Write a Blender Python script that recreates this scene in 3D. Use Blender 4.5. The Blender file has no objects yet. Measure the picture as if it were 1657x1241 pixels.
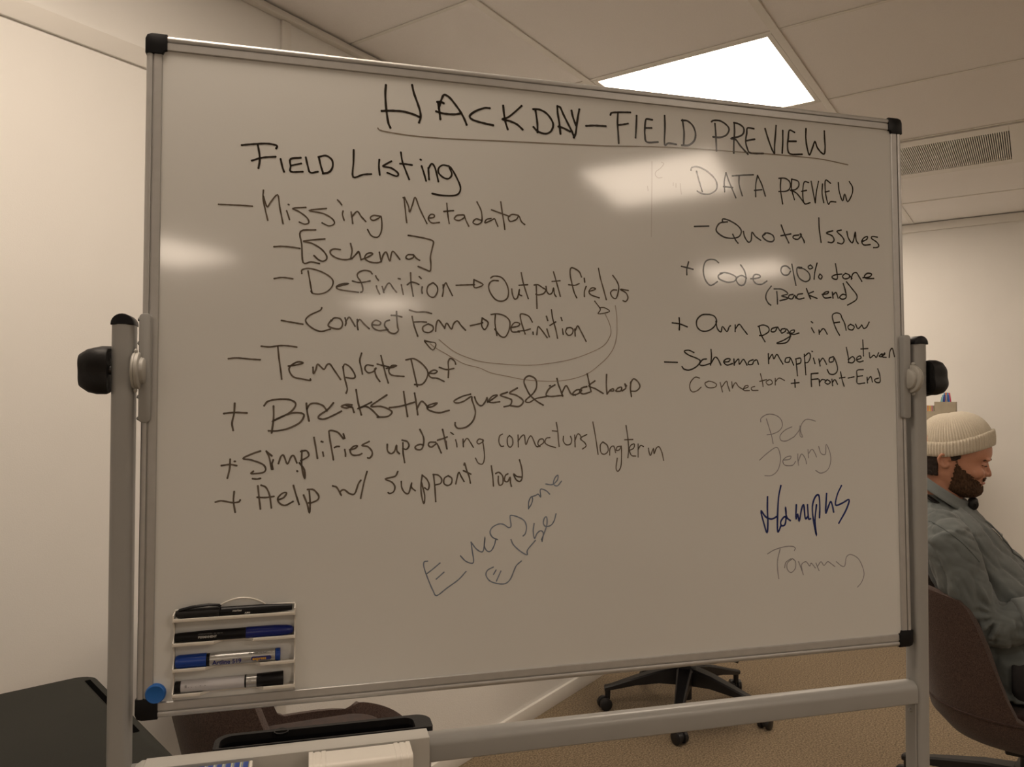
import bpy, bmesh, math, random
from mathutils import Vector, Matrix, noise
random.seed(7)
PI = math.pi
C = bpy.context.scene.collection
sc = bpy.context.scene

# ------------------------------------------------------------------ camera, exposure
TH = 0.603                       # the room's long axis is turned by this much from the view direction
cam_d = bpy.data.cameras.new('camera'); cam = bpy.data.objects.new('camera', cam_d); C.objects.link(cam)
cam_d.sensor_fit = 'HORIZONTAL'; cam_d.sensor_width = 36.0; cam_d.lens = 1234.0/1657*36
cam_d.clip_start = 0.02
_p, _r = 0.0205, 0.0021
_F = Vector((0, math.cos(_p), math.sin(_p))); _U = Vector((0, -math.sin(_p), math.cos(_p))); _R = Vector((1, 0, 0))
R_ = math.cos(_r)*_R + math.sin(_r)*_U; U_ = -math.sin(_r)*_R + math.cos(_r)*_U
m = Matrix.Identity(4)
for i in range(3):
    m[i][0] = R_[i]; m[i][1] = U_[i]; m[i][2] = -_F[i]
m.translation = Vector((0, 0, 1.35))
cam.matrix_world = m
sc.camera = cam
sc.view_settings.view_transform = 'Standard'
sc.view_settings.look = 'None'
sc.view_settings.gamma = 1.0
sc.view_settings.use_curve_mapping = False
sc.view_settings.exposure = 0.92
w = bpy.data.worlds.new('world'); sc.world = w; w.use_nodes = True
w.node_tree.nodes['Background'].inputs[0].default_value = (0.9, 0.85, 0.75, 1)
w.node_tree.nodes['Background'].inputs[1].default_value = 0.02
LAMP_COL = (1.0, 0.83, 0.665); LAMP = 7.0   # the ceiling panels (built further down)

# ------------------------------------------------------------------ materials
def mat(name, col, rough=0.6, metal=0.0, var=0.0, scale=20.0, bump=0.0, bscale=None, stretch=None, spec=0.5, coat=0.0,
        dark=None, emit=None, estr=0.0, sheen=0.0, detail=4.0):
    M = bpy.data.materials.new(name); M.use_nodes = True
    nt = M.node_tree; N = nt.nodes; L = nt.links; b = N['Principled BSDF']
    b.inputs['Base Color'].default_value = (*col, 1); b.inputs['Roughness'].default_value = rough
    b.inputs['Metallic'].default_value = metal; b.inputs['Specular IOR Level'].default_value = spec
    b.inputs['Coat Weight'].default_value = coat; b.inputs['Coat Roughness'].default_value = 0.08
    b.inputs['Sheen Weight'].default_value = sheen
    if var or bump:
        tc = N.new('ShaderNodeTexCoord'); mp = N.new('ShaderNodeMapping'); L.new(tc.outputs['Object'], mp.inputs[0])
        if stretch: mp.inputs['Scale'].default_value = stretch
    if var:
        n = N.new('ShaderNodeTexNoise'); n.inputs['Scale'].default_value = scale; n.inputs['Detail'].default_value = detail
        L.new(mp.outputs[0], n.inputs['Vector'])
        mx = N.new('ShaderNodeMix'); mx.data_type = 'RGBA'
        d = dark or tuple(c*(1-var) for c in col)
        lt = tuple(min(1, c*(1+var*0.6)) for c in col)
        mx.inputs[6].default_value = (*d, 1); mx.inputs[7].default_value = (*lt, 1)
        cr = N.new('ShaderNodeMapRange'); cr.inputs[1].default_value = 0.3; cr.inputs[2].default_value = 0.7
        L.new(n.outputs['Fac'], cr.inputs[0]); L.new(cr.outputs[0], mx.inputs[0]); L.new(mx.outputs[2], b.inputs['Base Color'])
    if bump:
        n2 = N.new('ShaderNodeTexNoise'); n2.inputs['Scale'].default_value = bscale or scale; n2.inputs['Detail'].default_value = 3
        L.new(mp.outputs[0], n2.inputs['Vector'])
        bp = N.new('ShaderNodeBump'); bp.inputs['Strength'].default_value = min(1, bump); bp.inputs['Distance'].default_value = 0.002
        L.new(n2.outputs['Fac'], bp.inputs['Height']); L.new(bp.outputs[0], b.inputs['Normal'])
    if emit:
        b.inputs['Emission Color'].default_value = (*emit, 1); b.inputs['Emission Strength'].default_value = estr
    return M
def woven(name, c1, c2, s=900, rough=0.9, bump=0.6, k3=0.12, lo=0.75, hi=1.25):
    M = mat(name, c1, rough=rough, spec=0.2, sheen=0.2)
    nt = M.node_tree; N = nt.nodes; L = nt.links; b = N['Principled BSDF']
    tc = N.new('ShaderNodeTexCoord')
    n = N.new('ShaderNodeTexNoise'); n.inputs['Scale'].default_value = s; n.inputs['Detail'].default_value = 2
    n3 = N.new('ShaderNodeTexNoise'); n3.inputs['Scale'].default_value = s*k3
    L.new(tc.outputs['Object'], n.inputs['Vector']); L.new(tc.outputs['Object'], n3.inputs['Vector'])
    add = N.new('ShaderNodeMath'); add.operation = 'ADD'; L.new(n.outputs['Fac'], add.inputs[0]); L.new(n3.outputs['Fac'], add.inputs[1])
    mr = N.new('ShaderNodeMapRange'); mr.inputs[1].default_value = lo; mr.inputs[2].default_value = hi
    L.new(add.outputs[0], mr.inputs[0])
    mx = N.new('ShaderNodeMix'); mx.data_type = 'RGBA'; mx.inputs[6].default_value = (*c1, 1); mx.inputs[7].default_value = (*c2, 1)
    L.new(mr.outputs[0], mx.inputs[0]); L.new(mx.outputs[2], b.inputs['Base Color'])
    bp = N.new('ShaderNodeBump'); bp.inputs['Strength'].default_value = bump; bp.inputs['Distance'].default_value = 0.001
    L.new(n.outputs['Fac'], bp.inputs['Height']); L.new(bp.outputs[0], b.inputs['Normal'])
    return M

M_wall = mat('painted_wall', (0.86, 0.85, 0.825), 0.85, var=0.02, scale=3, bump=0.10, bscale=350, spec=0.2)
M_wall_tex = mat('textured_wall', (0.86, 0.85, 0.825), 0.9, var=0.02, scale=3, bump=0.4, bscale=220, spec=0.2)
M_trim = mat('white_trim', (0.80, 0.78, 0.74), 0.5, var=0.02, scale=8)
M_ceil = mat('ceiling_board', (0.92, 0.90, 0.89), 0.95, var=0.04, scale=500, bump=0.25, bscale=600, spec=0.1)
M_rail = mat('ceiling_rail', (0.82, 0.80, 0.76), 0.45, spec=0.4)
M_gap = mat('shadow_gap', (0.05, 0.045, 0.04), 0.9)
M_hole = mat('dark_slot', (0.004, 0.004, 0.004), 1.0, spec=0.0)  # near-black without gloss: the shade inside openings, given as colour
M_carpet = woven('carpet', (0.095, 0.066, 0.036), (0.33, 0.25, 0.155), s=135, bump=1.0, k3=2.3, lo=0.80, hi=1.20)
M_board = mat('white_enamel', (0.71, 0.715, 0.70), 0.085, var=0.015, scale=2.5, spec=0.5)
M_alu = mat('brushed_aluminium', (0.48, 0.475, 0.465), 0.42, metal=0.5, var=0.05, scale=60, stretch=(1, 1, 1))
M_black = mat('black_plastic', (0.006, 0.006, 0.0075), 0.4, var=0.1, scale=40, spec=0.22)
M_blackmatte = mat('black_matte_plastic', (0.012, 0.0115, 0.012), 0.55, var=0.15, scale=60, bump=0.1, bscale=400, spec=0.3)
M_grey = mat('grey_lacquered_steel', (0.345, 0.345, 0.335), 0.34, var=0.03, scale=12, spec=0.5)
M_greyp = mat('light_grey_plastic', (0.43, 0.42, 0.39), 0.45)
M_tray = mat('tray_lacquer', (0.52, 0.51, 0.48), 0.4, var=0.02, scale=15)
M_white = mat('white_plastic', (0.86, 0.83, 0.77), 0.35, var=0.02, scale=30)
M_rackw = mat('rack_plastic', (0.74, 0.71, 0.65), 0.4, var=0.02, scale=30)
M_screw = mat('zinc_screw', (0.45, 0.45, 0.45), 0.3, metal=1.0)
M_desk = mat('dark_desktop', (0.017, 0.018, 0.0150), 0.6, var=0.10, scale=9, bump=0.15, bscale=500, spec=0.25)
M_brown = woven('brown_woven_fabric', (0.032, 0.019, 0.016), (0.098, 0.062, 0.050), s=560, k3=0.5, lo=0.7, hi=1.3)
M_cush = woven('dark_brown_cushion', (0.020, 0.010, 0.008), (0.055, 0.028, 0.022), s=420)
M_chairblack = mat('chair_black_nylon', (0.013, 0.013, 0.015), 0.42, var=0.1, scale=50)
M_blue = mat('blue_plastic', (0.004, 0.045, 0.30), 0.3)
M_navycap = mat('navy_cap', (0.002, 0.012, 0.16), 0.28, spec=0.5)
M_mag = mat('blue_magnet_plastic', (0.008, 0.115, 0.42), 0.45)
M_silver = mat('silver_label', (0.46, 0.46, 0.45), 0.28, metal=0.5, var=0.1, scale=90, stretch=(1, 6, 6))
M_mwhite = mat('marker_white', (0.55, 0.55, 0.58), 0.35, var=0.03, scale=60)
M_print_navy = mat('navy_print', (0.012, 0.018, 0.16), 0.5)
M_print_white = mat('pale_print', (0.55, 0.55, 0.53), 0.5)
M_print_grey = mat('grey_print', (0.13, 0.13, 0.13), 0.5)
M_yellow = mat('yellow_print', (0.75, 0.42, 0.02), 0.5)
INKM = {
 'black': mat('black_ink', (0.026, 0.021, 0.017), 0.12, spec=0.5),
 'faded': mat('worn_black_ink', (0.135, 0.108, 0.083), 0.1, spec=0.5, var=0.4, scale=60),
 'brown': mat('thin_brown_ink', (0.25, 0.21, 0.165), 0.1, spec=0.5, var=0.2, scale=40),
 'thin': mat('faint_brown_ink', (0.38, 0.32, 0.27), 0.1, spec=0.5, var=0.2, scale=30),
 'bluegrey': mat('faint_blue_ink', (0.21, 0.25, 0.32), 0.1, spec=0.5, var=0.2, scale=40),
 'greyblue': mat('faint_grey_ink', (0.30, 0.29, 0.31), 0.1, spec=0.5, var=0.15, scale=40),
 'navy': mat('navy_ink', (0.004, 0.016, 0.135), 0.12, spec=0.5),
 'erased': mat('erased_ink_residue', (0.55, 0.53, 0.51), 0.12, spec=0.5),
}
M_skin = mat('skin', (0.52, 0.255, 0.165), 0.5, var=0.12, scale=25, bump=0.15, bscale=300, spec=0.4)
M_beard = mat('beard_hair', (0.075, 0.042, 0.024), 0.85, var=0.6, scale=240, bump=1.0, bscale=500, stretch=(1, 1, 0.35), spec=0.2)
M_hair = mat('dark_hair', (0.022, 0.012, 0.008), 0.7, var=0.5, scale=200, bump=1.0, bscale=400, stretch=(1, 1, 0.3))
M_lip = mat('lips', (0.40, 0.16, 0.12), 0.5)
M_knit = mat('cream_knit', (0.66, 0.60, 0.49), 0.95, var=0.12, scale=350, bump=0.5, bscale=700, spec=0.1, sheen=0.3)
M_shirt = mat('grey_blue_cotton', (0.135, 0.152, 0.152), 0.9, var=0.10, scale=14, bump=0.25, bscale=900, spec=0.15, sheen=0.2)
M_seam = mat('shirt_seam', (0.10, 0.115, 0.115), 0.9, spec=0.1)
M_trous = mat('dark_trousers', (0.022, 0.020, 0.022), 0.9, var=0.2, scale=60)
M_shoe = mat('shoe_leather', (0.05, 0.035, 0.025), 0.5)
M_cab = mat('cabinet_laminate', (0.62, 0.60, 0.55), 0.5)
M_beige = mat('beige_cardboard', (0.42, 0.37, 0.28), 0.8, var=0.06, scale=40)

# ------------------------------------------------------------------ helpers
def link(name, me, m=None, parent=None, loc=None, rot=None, smooth=True):
    o = bpy.data.objects.new(name, me); C.objects.link(o)
    if m: me.materials.append(m)
    if smooth:
        for p in me.polygons: p.use_smooth = True
    if parent: o.parent = parent
    if loc: o.location = loc
    if rot: o.rotation_euler = rot
    return o
def auto(me, ang=35):
    bm = bmesh.new(); bm.from_mesh(me)
    for e in bm.edges:
        if len(e.link_faces) == 2 and e.calc_face_angle(0) > math.radians(ang): e.smooth = False
    bm.to_mesh(me); bm.free()
class MB:
    def __init__(s): s.bm = bmesh.new()
    def box(s, lo, hi, bev=0.0, seg=2, rot=None):
        r = bmesh.ops.create_cube(s.bm, size=1.0); vs = r['verts']
        for v in vs:
            v.co = Vector([lo[i] + (v.co[i]+0.5)*(hi[i]-lo[i]) for i in range(3)])
        if bev:
            es = list({e for v in vs for e in v.link_edges})
            b = bmesh.ops.bevel(s.bm, geom=es, offset=bev, segments=seg, profile=0.5, affect='EDGES')
            vs = b['verts'] if False else None
        return s
    def prism(s, pts, y0, y1, axis='y', bev=0.0):
        """outline pts (a,b) extruded along an axis"""
        def P(a, b, t):
            return {'y': (a, t, b), 'z': (a, b, t), 'x': (t, a, b)}[axis]
        lo = [s.bm.verts.new(P(a, b, y0)) for a, b in pts]; hi = [s.bm.verts.new(P(a, b, y1)) for a, b in pts]
        n = len(pts)
        fs = [s.bm.faces.new(lo), s.bm.faces.new(list(reversed(hi)))]
        for i in range(n): fs.append(s.bm.faces.new((lo[i], hi[i], hi[(i+1) % n], lo[(i+1) % n])))
        bmesh.ops.recalc_face_normals(s.bm, faces=fs)
        if bev:
            es = [e for e in fs[0].edges] + [e for e in fs[1].edges]
            bmesh.ops.bevel(s.bm, geom=es, offset=bev, segments=2, profile=0.5, affect='EDGES')
        return s
    def lathe(s, prof, o=(0, 0, 0), d=(0, 0, 1), n=24, fn=None):
        """prof: (t along d, radius)"""
        d = Vector(d).normalized(); a = d.orthogonal().normalized(); b = d.cross(a); o = Vector(o); rings = []
        for t, r in prof:
            if r < 1e-6: rings.append([s.bm.verts.new(o + d*t)])
            else:
                rings.append([s.bm.verts.new(o + d*t + (a*math.cos(2*PI*k/n) + b*math.sin(2*PI*k/n))*(r*(fn(2*PI*k/n) if fn else 1))) for k in range(n)])
        for A, B in zip(rings, rings[1:]):
            for k in range(n):
                k2 = (k+1) % n
                if len(A) == 1 and len(B) == 1: continue
                if len(A) == 1: f = (A[0], B[k], B[k2])
                elif len(B) == 1: f = (A[k], A[k2], B[0])
                else: f = (A[k], A[k2], B[k2], B[k])
                s.bm.faces.new(f)
        for r_, flip in ((rings[0], 1), (rings[-1], 0)):
            if len(r_) > 1: s.bm.faces.new(r_ if not flip else list(reversed(r_)))
        return s
    def tube(s, pts, rad, n=10):
        pts = [Vector(p) for p in pts]; rings = []
        up = None
        for i, p in enumerate(pts):
            t = (pts[min(i+1, len(pts)-1)] - pts[max(i-1, 0)]).normalized()
            if up is None: a = t.orthogonal().normalized()
            else: a = (up - t*up.dot(t)).normalized()
            up = a; b = t.cross(a); r = rad[i] if isinstance(rad, (list, tuple)) else rad
            if isinstance(r, (list, tuple)): ra, rb = r
            else: ra = rb = r
            rings.append([s.bm.verts.new(p + a*ra*math.cos(2*PI*k/n) + b*rb*math.sin(2*PI*k/n)) for k in range(n)])
        for A, B in zip(rings, rings[1:]):
            for k in range(n): s.bm.faces.new((A[k], A[(k+1) % n], B[(k+1) % n], B[k]))
        s.bm.faces.new(list(reversed(rings[0]))); s.bm.faces.new(rings[-1])
        return s
    def ball(s, c, r, n=12, rot=None):
        v = bmesh.ops.create_uvsphere(s.bm, u_segments=n*2, v_segments=n, radius=1.0)['verts']
        R = rot.to_matrix() if rot else Matrix.Identity(3)
        rr = r if isinstance(r, (list, tuple)) else (r, r, r)
        for q in v: q.co = Vector(c) + R @ Vector((q.co.x*rr[0], q.co.y*rr[1], q.co.z*rr[2]))
        return s
    def build(s, name, m=None, parent=None, loc=None, rot=None, smooth=True, ang=35):
        bmesh.ops.recalc_face_normals(s.bm, faces=s.bm.faces[:])
        me = bpy.data.meshes.new(name); s.bm.to_mesh(me); s.bm.free()
        o = link(name, me, m, parent, loc, rot, smooth)
        if smooth: auto(me, ang)
        return o
def tag(o, label=None, cat=None, group=None, kind=None):
    if label: o['label'] = label
    if cat: o['category'] = cat
    if group: o['group'] = group
    if kind: o['kind'] = kind
    return o
def empty(name, loc=(0, 0, 0), rz=0.0, label=None, cat=None, group=None):
    o = bpy.data.objects.new(name, None); C.objects.link(o); o.location = loc; o.rotation_euler = (0, 0, rz); o.empty_display_size = 0.1
    return tag(o, label, cat, group)
def copy_tree(o, parent=None):
    c = o.copy(); C.objects.link(c)
    if parent: c.parent = parent
    for ch in list(o.children): copy_tree(ch, c)
    return c
def rrect(x0, x1, y0, y1, r, n=5):
    out = []
    rs = r if isinstance(r, (list, tuple)) else [r]*4
    for (cx, cy, a0, rr) in ((x1-rs[0], y1-rs[0], 0, rs[0]), (x0+rs[1], y1-rs[1], PI/2, rs[1]), (x0+rs[2], y0+rs[2], PI, rs[2]), (x1-rs[3], y0+rs[3], 3*PI/2, rs[3])):
        if rr <= 0: out.append((cx, cy)); continue
        for k in range(n+1):
            a = a0 + PI/2*k/n; out.append((cx+rr*math.cos(a), cy+rr*math.sin(a)))
    return out
def text(name, s, size, m, parent, M, ext=0.0, shear=0.0):
    cu = bpy.data.curves.new(name, 'FONT'); cu.body = s; cu.size = size; cu.align_x = 'LEFT'; cu.extrude = ext; cu.shear = shear
    cu.offset = size*0.022
    o = bpy.data.objects.new(name, cu); C.objects.link(o)
    dg = bpy.context.evaluated_depsgraph_get(); me = bpy.data.meshes.new_from_object(o.evaluated_get(dg))
    bpy.data.objects.remove(o); me.name = name
    me.transform(M)
    me.materials.clear()
    return link(name, me, m, parent, smooth=False)
RZ = PI/2 - TH          # room frame: local x = A (towards the far wall), local y = N (towards the left wall)
def room(a, n, z=0.0): return Vector((a*math.sin(TH) - n*math.cos(TH), a*math.cos(TH) + n*math.sin(TH), z))

# ------------------------------------------------------------------ the room
ZC = 2.455
A0, A1, N0, N1 = -5.0, 5.38, -5.7, 1.775
def rbox(name, lo, hi, m, kind='structure', bev=0.0, parent=None):
    o = MB().box(lo, hi, bev).build(name, m, parent, rot=None if parent else (0, 0, RZ))
    if kind and not parent: o['kind'] = kind
    return o
rbox('floor', (A0, N0, -0.08), (A1, N1, 0.0), M_carpet)
rbox('wall_far', (A1, N0-0.1, -0.08), (A1+0.1, N1+0.1, ZC+0.1), M_wall)
rbox('wall_back', (A0-0.1, N0-0.1, -0.08), (A0, N1+0.1, ZC+0.1), M_wall)
rbox('wall_right', (A0, N0-0.1, -0.08), (A1, N0, ZC+0.1), M_wall)
rbox('wall_left', (1.425, N1, -0.08), (A1, N1+0.1, ZC+0.1), M_wall_tex)
wl = rbox('wall_left', (A0, N1+0.002, -0.08), (1.425, N1+0.1, ZC+0.1), M_wall)
rbox('trim_1', (1.405, N1-0.008, 0.0), (1.438, N1+0.003, ZC-0.02), M_trim, bev=0.002)       # upright joint strip
rbox('trim_2', (A0, N1-0.006, 2.15), (1.405, N1+0.003, 2.197), M_trim, bev=0.003)          # flat rail along the smooth wall
rbox('trim_3', (A0, N1-0.022, ZC-0.020), (A1, N1+0.001, ZC-0.002), M_trim, bev=0.001)      # edge angle of the ceiling
rbox('trim_4', (A1-0.022, N0, ZC-0.050), (A1+0.001, N1-0.022, ZC-0.002), M_trim, bev=0.001)
rbox('baseboard_left', (1.44, N1-0.013, 0.0), (A1, N1+0.001, 0.062), M_trim, bev=0.002)
rbox('baseboard_left', (A0, N1-0.013, 0.0), (1.404, N1+0.003, 0.062), M_trim, bev=0.002)
rbox('baseboard_far', (A1-0.013, N0, 0.0), (A1+0.001, N1-0.013, 0.062), M_trim, bev=0.002)
rbox('baseboard_back', (A0-0.001, N0, 0.0), (A0+0.013, N1-0.013, 0.062), M_trim, bev=0.002)
rbox('baseboard_right', (A0, N0-0.001, 0.0), (A1, N0+0.013, 0.062), M_trim, bev=0.002)
# ceiling: slab, lay-in boards, rails
ceil = rbox('ceiling', (A0-0.1, N0-0.1, ZC+0.045), (A1+0.1, N1+0.1, ZC+0.145), M_gap)
AJ = [5.38, 4.79, 4.235, 3.61, 2.965, 2.315, 1.661, 0.84, 0.20, -0.45, -1.10, -1.75, -2.40, -3.05, -3.70, -4.35, -5.0]
NJ = [1.775, 1.280, 0.637, -0.006, -0.649, -1.07, -1.50, -2.17, -2.75, -3.30, -3.87, -4.51, -5.10, -5.70]
PANELS = [(2.965, 1.280), (0.84, -1.50), (-2.40, -1.50), (-2.40, -3.87), (0.84, -3.87), (4.79, 1.280), (0.84, 1.280), (-2.40, 1.280), (4.235+0.555, -1.50), (2.965,-2.17)]  # the last three are unseen, added for more light in the room
tile_mesh = {}
stuff = MB()
for i in range(len(AJ)-1):
    for j in range(len(NJ)-1):
        a1, a0, n1, n0 = AJ[i], AJ[i+1], NJ[j], NJ[j+1]
        if (a1, n1) in PANELS: continue
        if abs(a1-4.235) < 1e-6 and j == 2-0-0 and False: continue
        if abs(a1-4.235) < 1e-6 and abs(n1-0.637) < 1e-6: continue   # the vent's bay
        if a0 > -1.2 and n0 > -1.6:
            key = (round(a1-a0, 3), round(n1-n0, 3))
            if key not in tile_mesh:
                t = MB().box((-key[0]/2+0.004, -key[1]/2+0.004, 0.0045), (key[0]/2-0.004, key[1]/2-0.004, 0.018), 0.0012, 1)
                o = t.build('ceiling_tile', M_ceil, ceil, loc=((a0+a1)/2, (n0+n1)/2, ZC), ang=20); tile_mesh[key] = o.data
            else:
                o = bpy.data.objects.new('ceiling_tile', tile_mesh[key]); C.objects.link(o); o.parent = ceil
                o.location = ((a0+a1)/2, (n0+n1)/2, ZC)
        else: stuff.box((a0+0.004, n0+0.004, ZC+0.0045), (a1-0.004, n1-0.004, ZC+0.018))
o = stuff.build('ceiling_tiles', M_ceil, ceil, smooth=False); o['kind'] = 'stuff'
for n in NJ[1:]:
    wd = 0.0125
    if n < -1.2 or n > 1.0 or True:
        MB().box((A0, n-wd, ZC), (A1-0.022, n+wd, ZC+0.004), 0.0008, 1).build('ceiling_rail', M_rail, ceil, ang=20)
for a in AJ[1:-1]:
    for j in range(len(NJ)-1):
        if a < -1.3 or NJ[j+1] < -1.7: continue
        MB().box((a-0.0065, NJ[j+1]+0.0126, ZC+0.0012), (a+0.0065, NJ[j]-(0.0126 if j else 0.022), ZC+0.0042), 0.0006, 1).build('cross_rail', M_rail, ceil, ang=20)
# lamps: square lay-in panels
M_lamp = mat('lamp_diffuser', (0.8, 0.8, 0.8), 0.5, emit=LAMP_COL, estr=LAMP)
plabels = ['bright square ceiling panel lamp showing above the whiteboard',
 'square ceiling panel lamp over the aisle right behind the camera', 'square ceiling panel lamp far behind on the left side',
 'square ceiling panel lamp far behind on the right side', 'square ceiling panel lamp to the right behind the camera',
 'square ceiling panel lamp near the far wall, hidden behind the whiteboard', 'square ceiling panel lamp up to the left of the camera by the wall',
 'added unseen square ceiling panel lamp at the far back by the left wall', 'added unseen square ceiling panel lamp near the far wall on the right', 'added unseen square ceiling panel lamp to the right of the whiteboard']
for (a1, n1), lab in zip(PANELS, plabels):
    a0 = AJ[[abs(x-a1) < 1e-6 for x in AJ].index(True)+1]; n0 = NJ[[abs(x-n1) < 1e-6 for x in NJ].index(True)+1]
    ca, cn = (a0+a1)/2, (n0+n1)/2; ha, hn = (a1-a0)/2-0.008, (n1-n0)/2-0.014
    t = empty('ceiling_light', room(ca, cn, ZC), RZ, lab, 'lamp')
    fr = MB(); wf = 0.017
    for lo, hi in (((-ha, -hn), (ha, -hn+wf)), ((-ha, hn-wf), (ha, hn)), ((-ha, -hn+wf), (-ha+wf, hn-wf)), ((ha-wf, -hn+wf), (ha, hn-wf))):
        fr.box((lo[0], lo[1], 0.001), (hi[0], hi[1], 0.012), 0.001, 1)
    fr.build('frame', M_rail, t, ang=20)
    MB().box((-ha+wf+.0005, -hn+wf+.0005, 0.004), (ha-wf-.0005, hn-wf-.0005, 0.008)).build('diffuser', M_lamp, t, smooth=False)
# air vent
vent = empty('ceiling_vent', room(3.92, 0.315, ZC), RZ, 'long slotted white air vent in the ceiling right of the whiteboard', 'vent')
h = MB(); va, vn = 0.2965, 0.2935
G0, G1, H0, H1 = -0.218, 0.228, -0.232, 0.268    # grille opening
for lo, hi in (((-va, -vn), (va, H0)), ((-va, H1), (va, vn)), ((-va, H0), (G0, H1)), ((G1, H0), (va, H1))):
    h.box((lo[0], lo[1], -0.004), (hi[0], hi[1], 0.008), 0.0012, 1)
MB().box((-0.3055, -0.3055, 0.0085), (G0, 0.3055, 0.010)).box((G1, -0.3055, 0.0085), (0.3055, 0.3055, 0.010)).box((G0, -0.3055, 0.0085), (G1, H0, 0.010)).build('shadow_gap', M_hole, vent, smooth=False)  # black sheets painting the shade in the gap around the vent frame
h.build('vent_frame', M_rail, vent, ang=20)
MB().box((G0+.0005, H0+.0005, 0.012), (G1-.0005, H1-.0005, 0.016)).build('backing', M_gap, vent, smooth=False)
sl = MB(); k = 0; y = H0+0.004
while y < H1-0.004:
    sl.box((G0+.0003, y, -0.002), (G1-.0003, y+0.0042, 0.010)); y += 0.0080
sl.build('slats', M_rail, vent, smooth=False)['kind'] = 'stuff'

# ------------------------------------------------------------------ the whiteboard on its stand
YAW = 0.25897; TILT = 0.018773
stand = empty('mobile_whiteboard', (0.0948, 1.1496, 0.0), YAW, 'large mobile whiteboard covered in handwriting on a grey steel stand', 'whiteboard')
ZB = 1.3858
# local frame: x along the board, y away from the viewer, z up
panel = MB().box((-0.588, 0.0030, -0.438), (0.588, 0.013, 0.438)).build('board_panel', M_board, stand, loc=(0, 0, ZB), rot=(-TILT, 0, 0), smooth=False)
W2, H2 = 0.600, 0.450
def rail(L, horizontal, pos, outer, lab=None):
    """extrusion: outer round bead, groove, inner flat lip; cross-section (s = from the outer edge inwards, t = towards the viewer)"""
    pr = [(0.0, -0.016), (0.0, -0.006), (0.0008, -0.002), (0.0030, 0.0003), (0.0055, 0.0008), (0.0080, -0.0002), (0.0088, -0.0022), (0.0100, -0.0022), (0.0106, 0.0000), (0.0195, -0.0004), (0.0205, -0.0016), (0.0205, -0.0032), (0.0145, -0.0145), (0.004, -0.017)]
    b = MB(); pts = []
    for s_, t_ in pr:
        if horizontal: pts.append((-t_, outer*(H2 - s_)))
        else: pts.append((outer*(W2 - s_), -t_))
    if horizontal: b.prism(pts, -L/2, L/2, 'x')
    else: b.prism(pts, -L/2, L/2, 'z')
    return b.build('frame_rail', M_alu, panel, ang=40)
rail(2*W2-0.052, True, 0, 1); rail(2*W2-0.052, True, 0, -1); rail(2*H2-0.052, False, 0, 1); rail(2*H2-0.052, False, 0, -1)
for sx in (-1, 1):
    for sz in (-1, 1):
        pts = [(0.0, 0.027), (0.0, 0.008), (0.0023, 0.0023), (0.008, 0.0), (0.027, 0.0), (0.027, 0.0215), (0.0235, 0.0225), (0.0215, 0.027)]
        pp = [(sx*(W2+0.0006-a), sz*(H2+0.0006-b)) for a, b in pts]
        MB().prism(pp, -0.0020, 0.0172, 'y', bev=0.0012).build('corner_cap', M_black, panel, ang=40)
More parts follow.
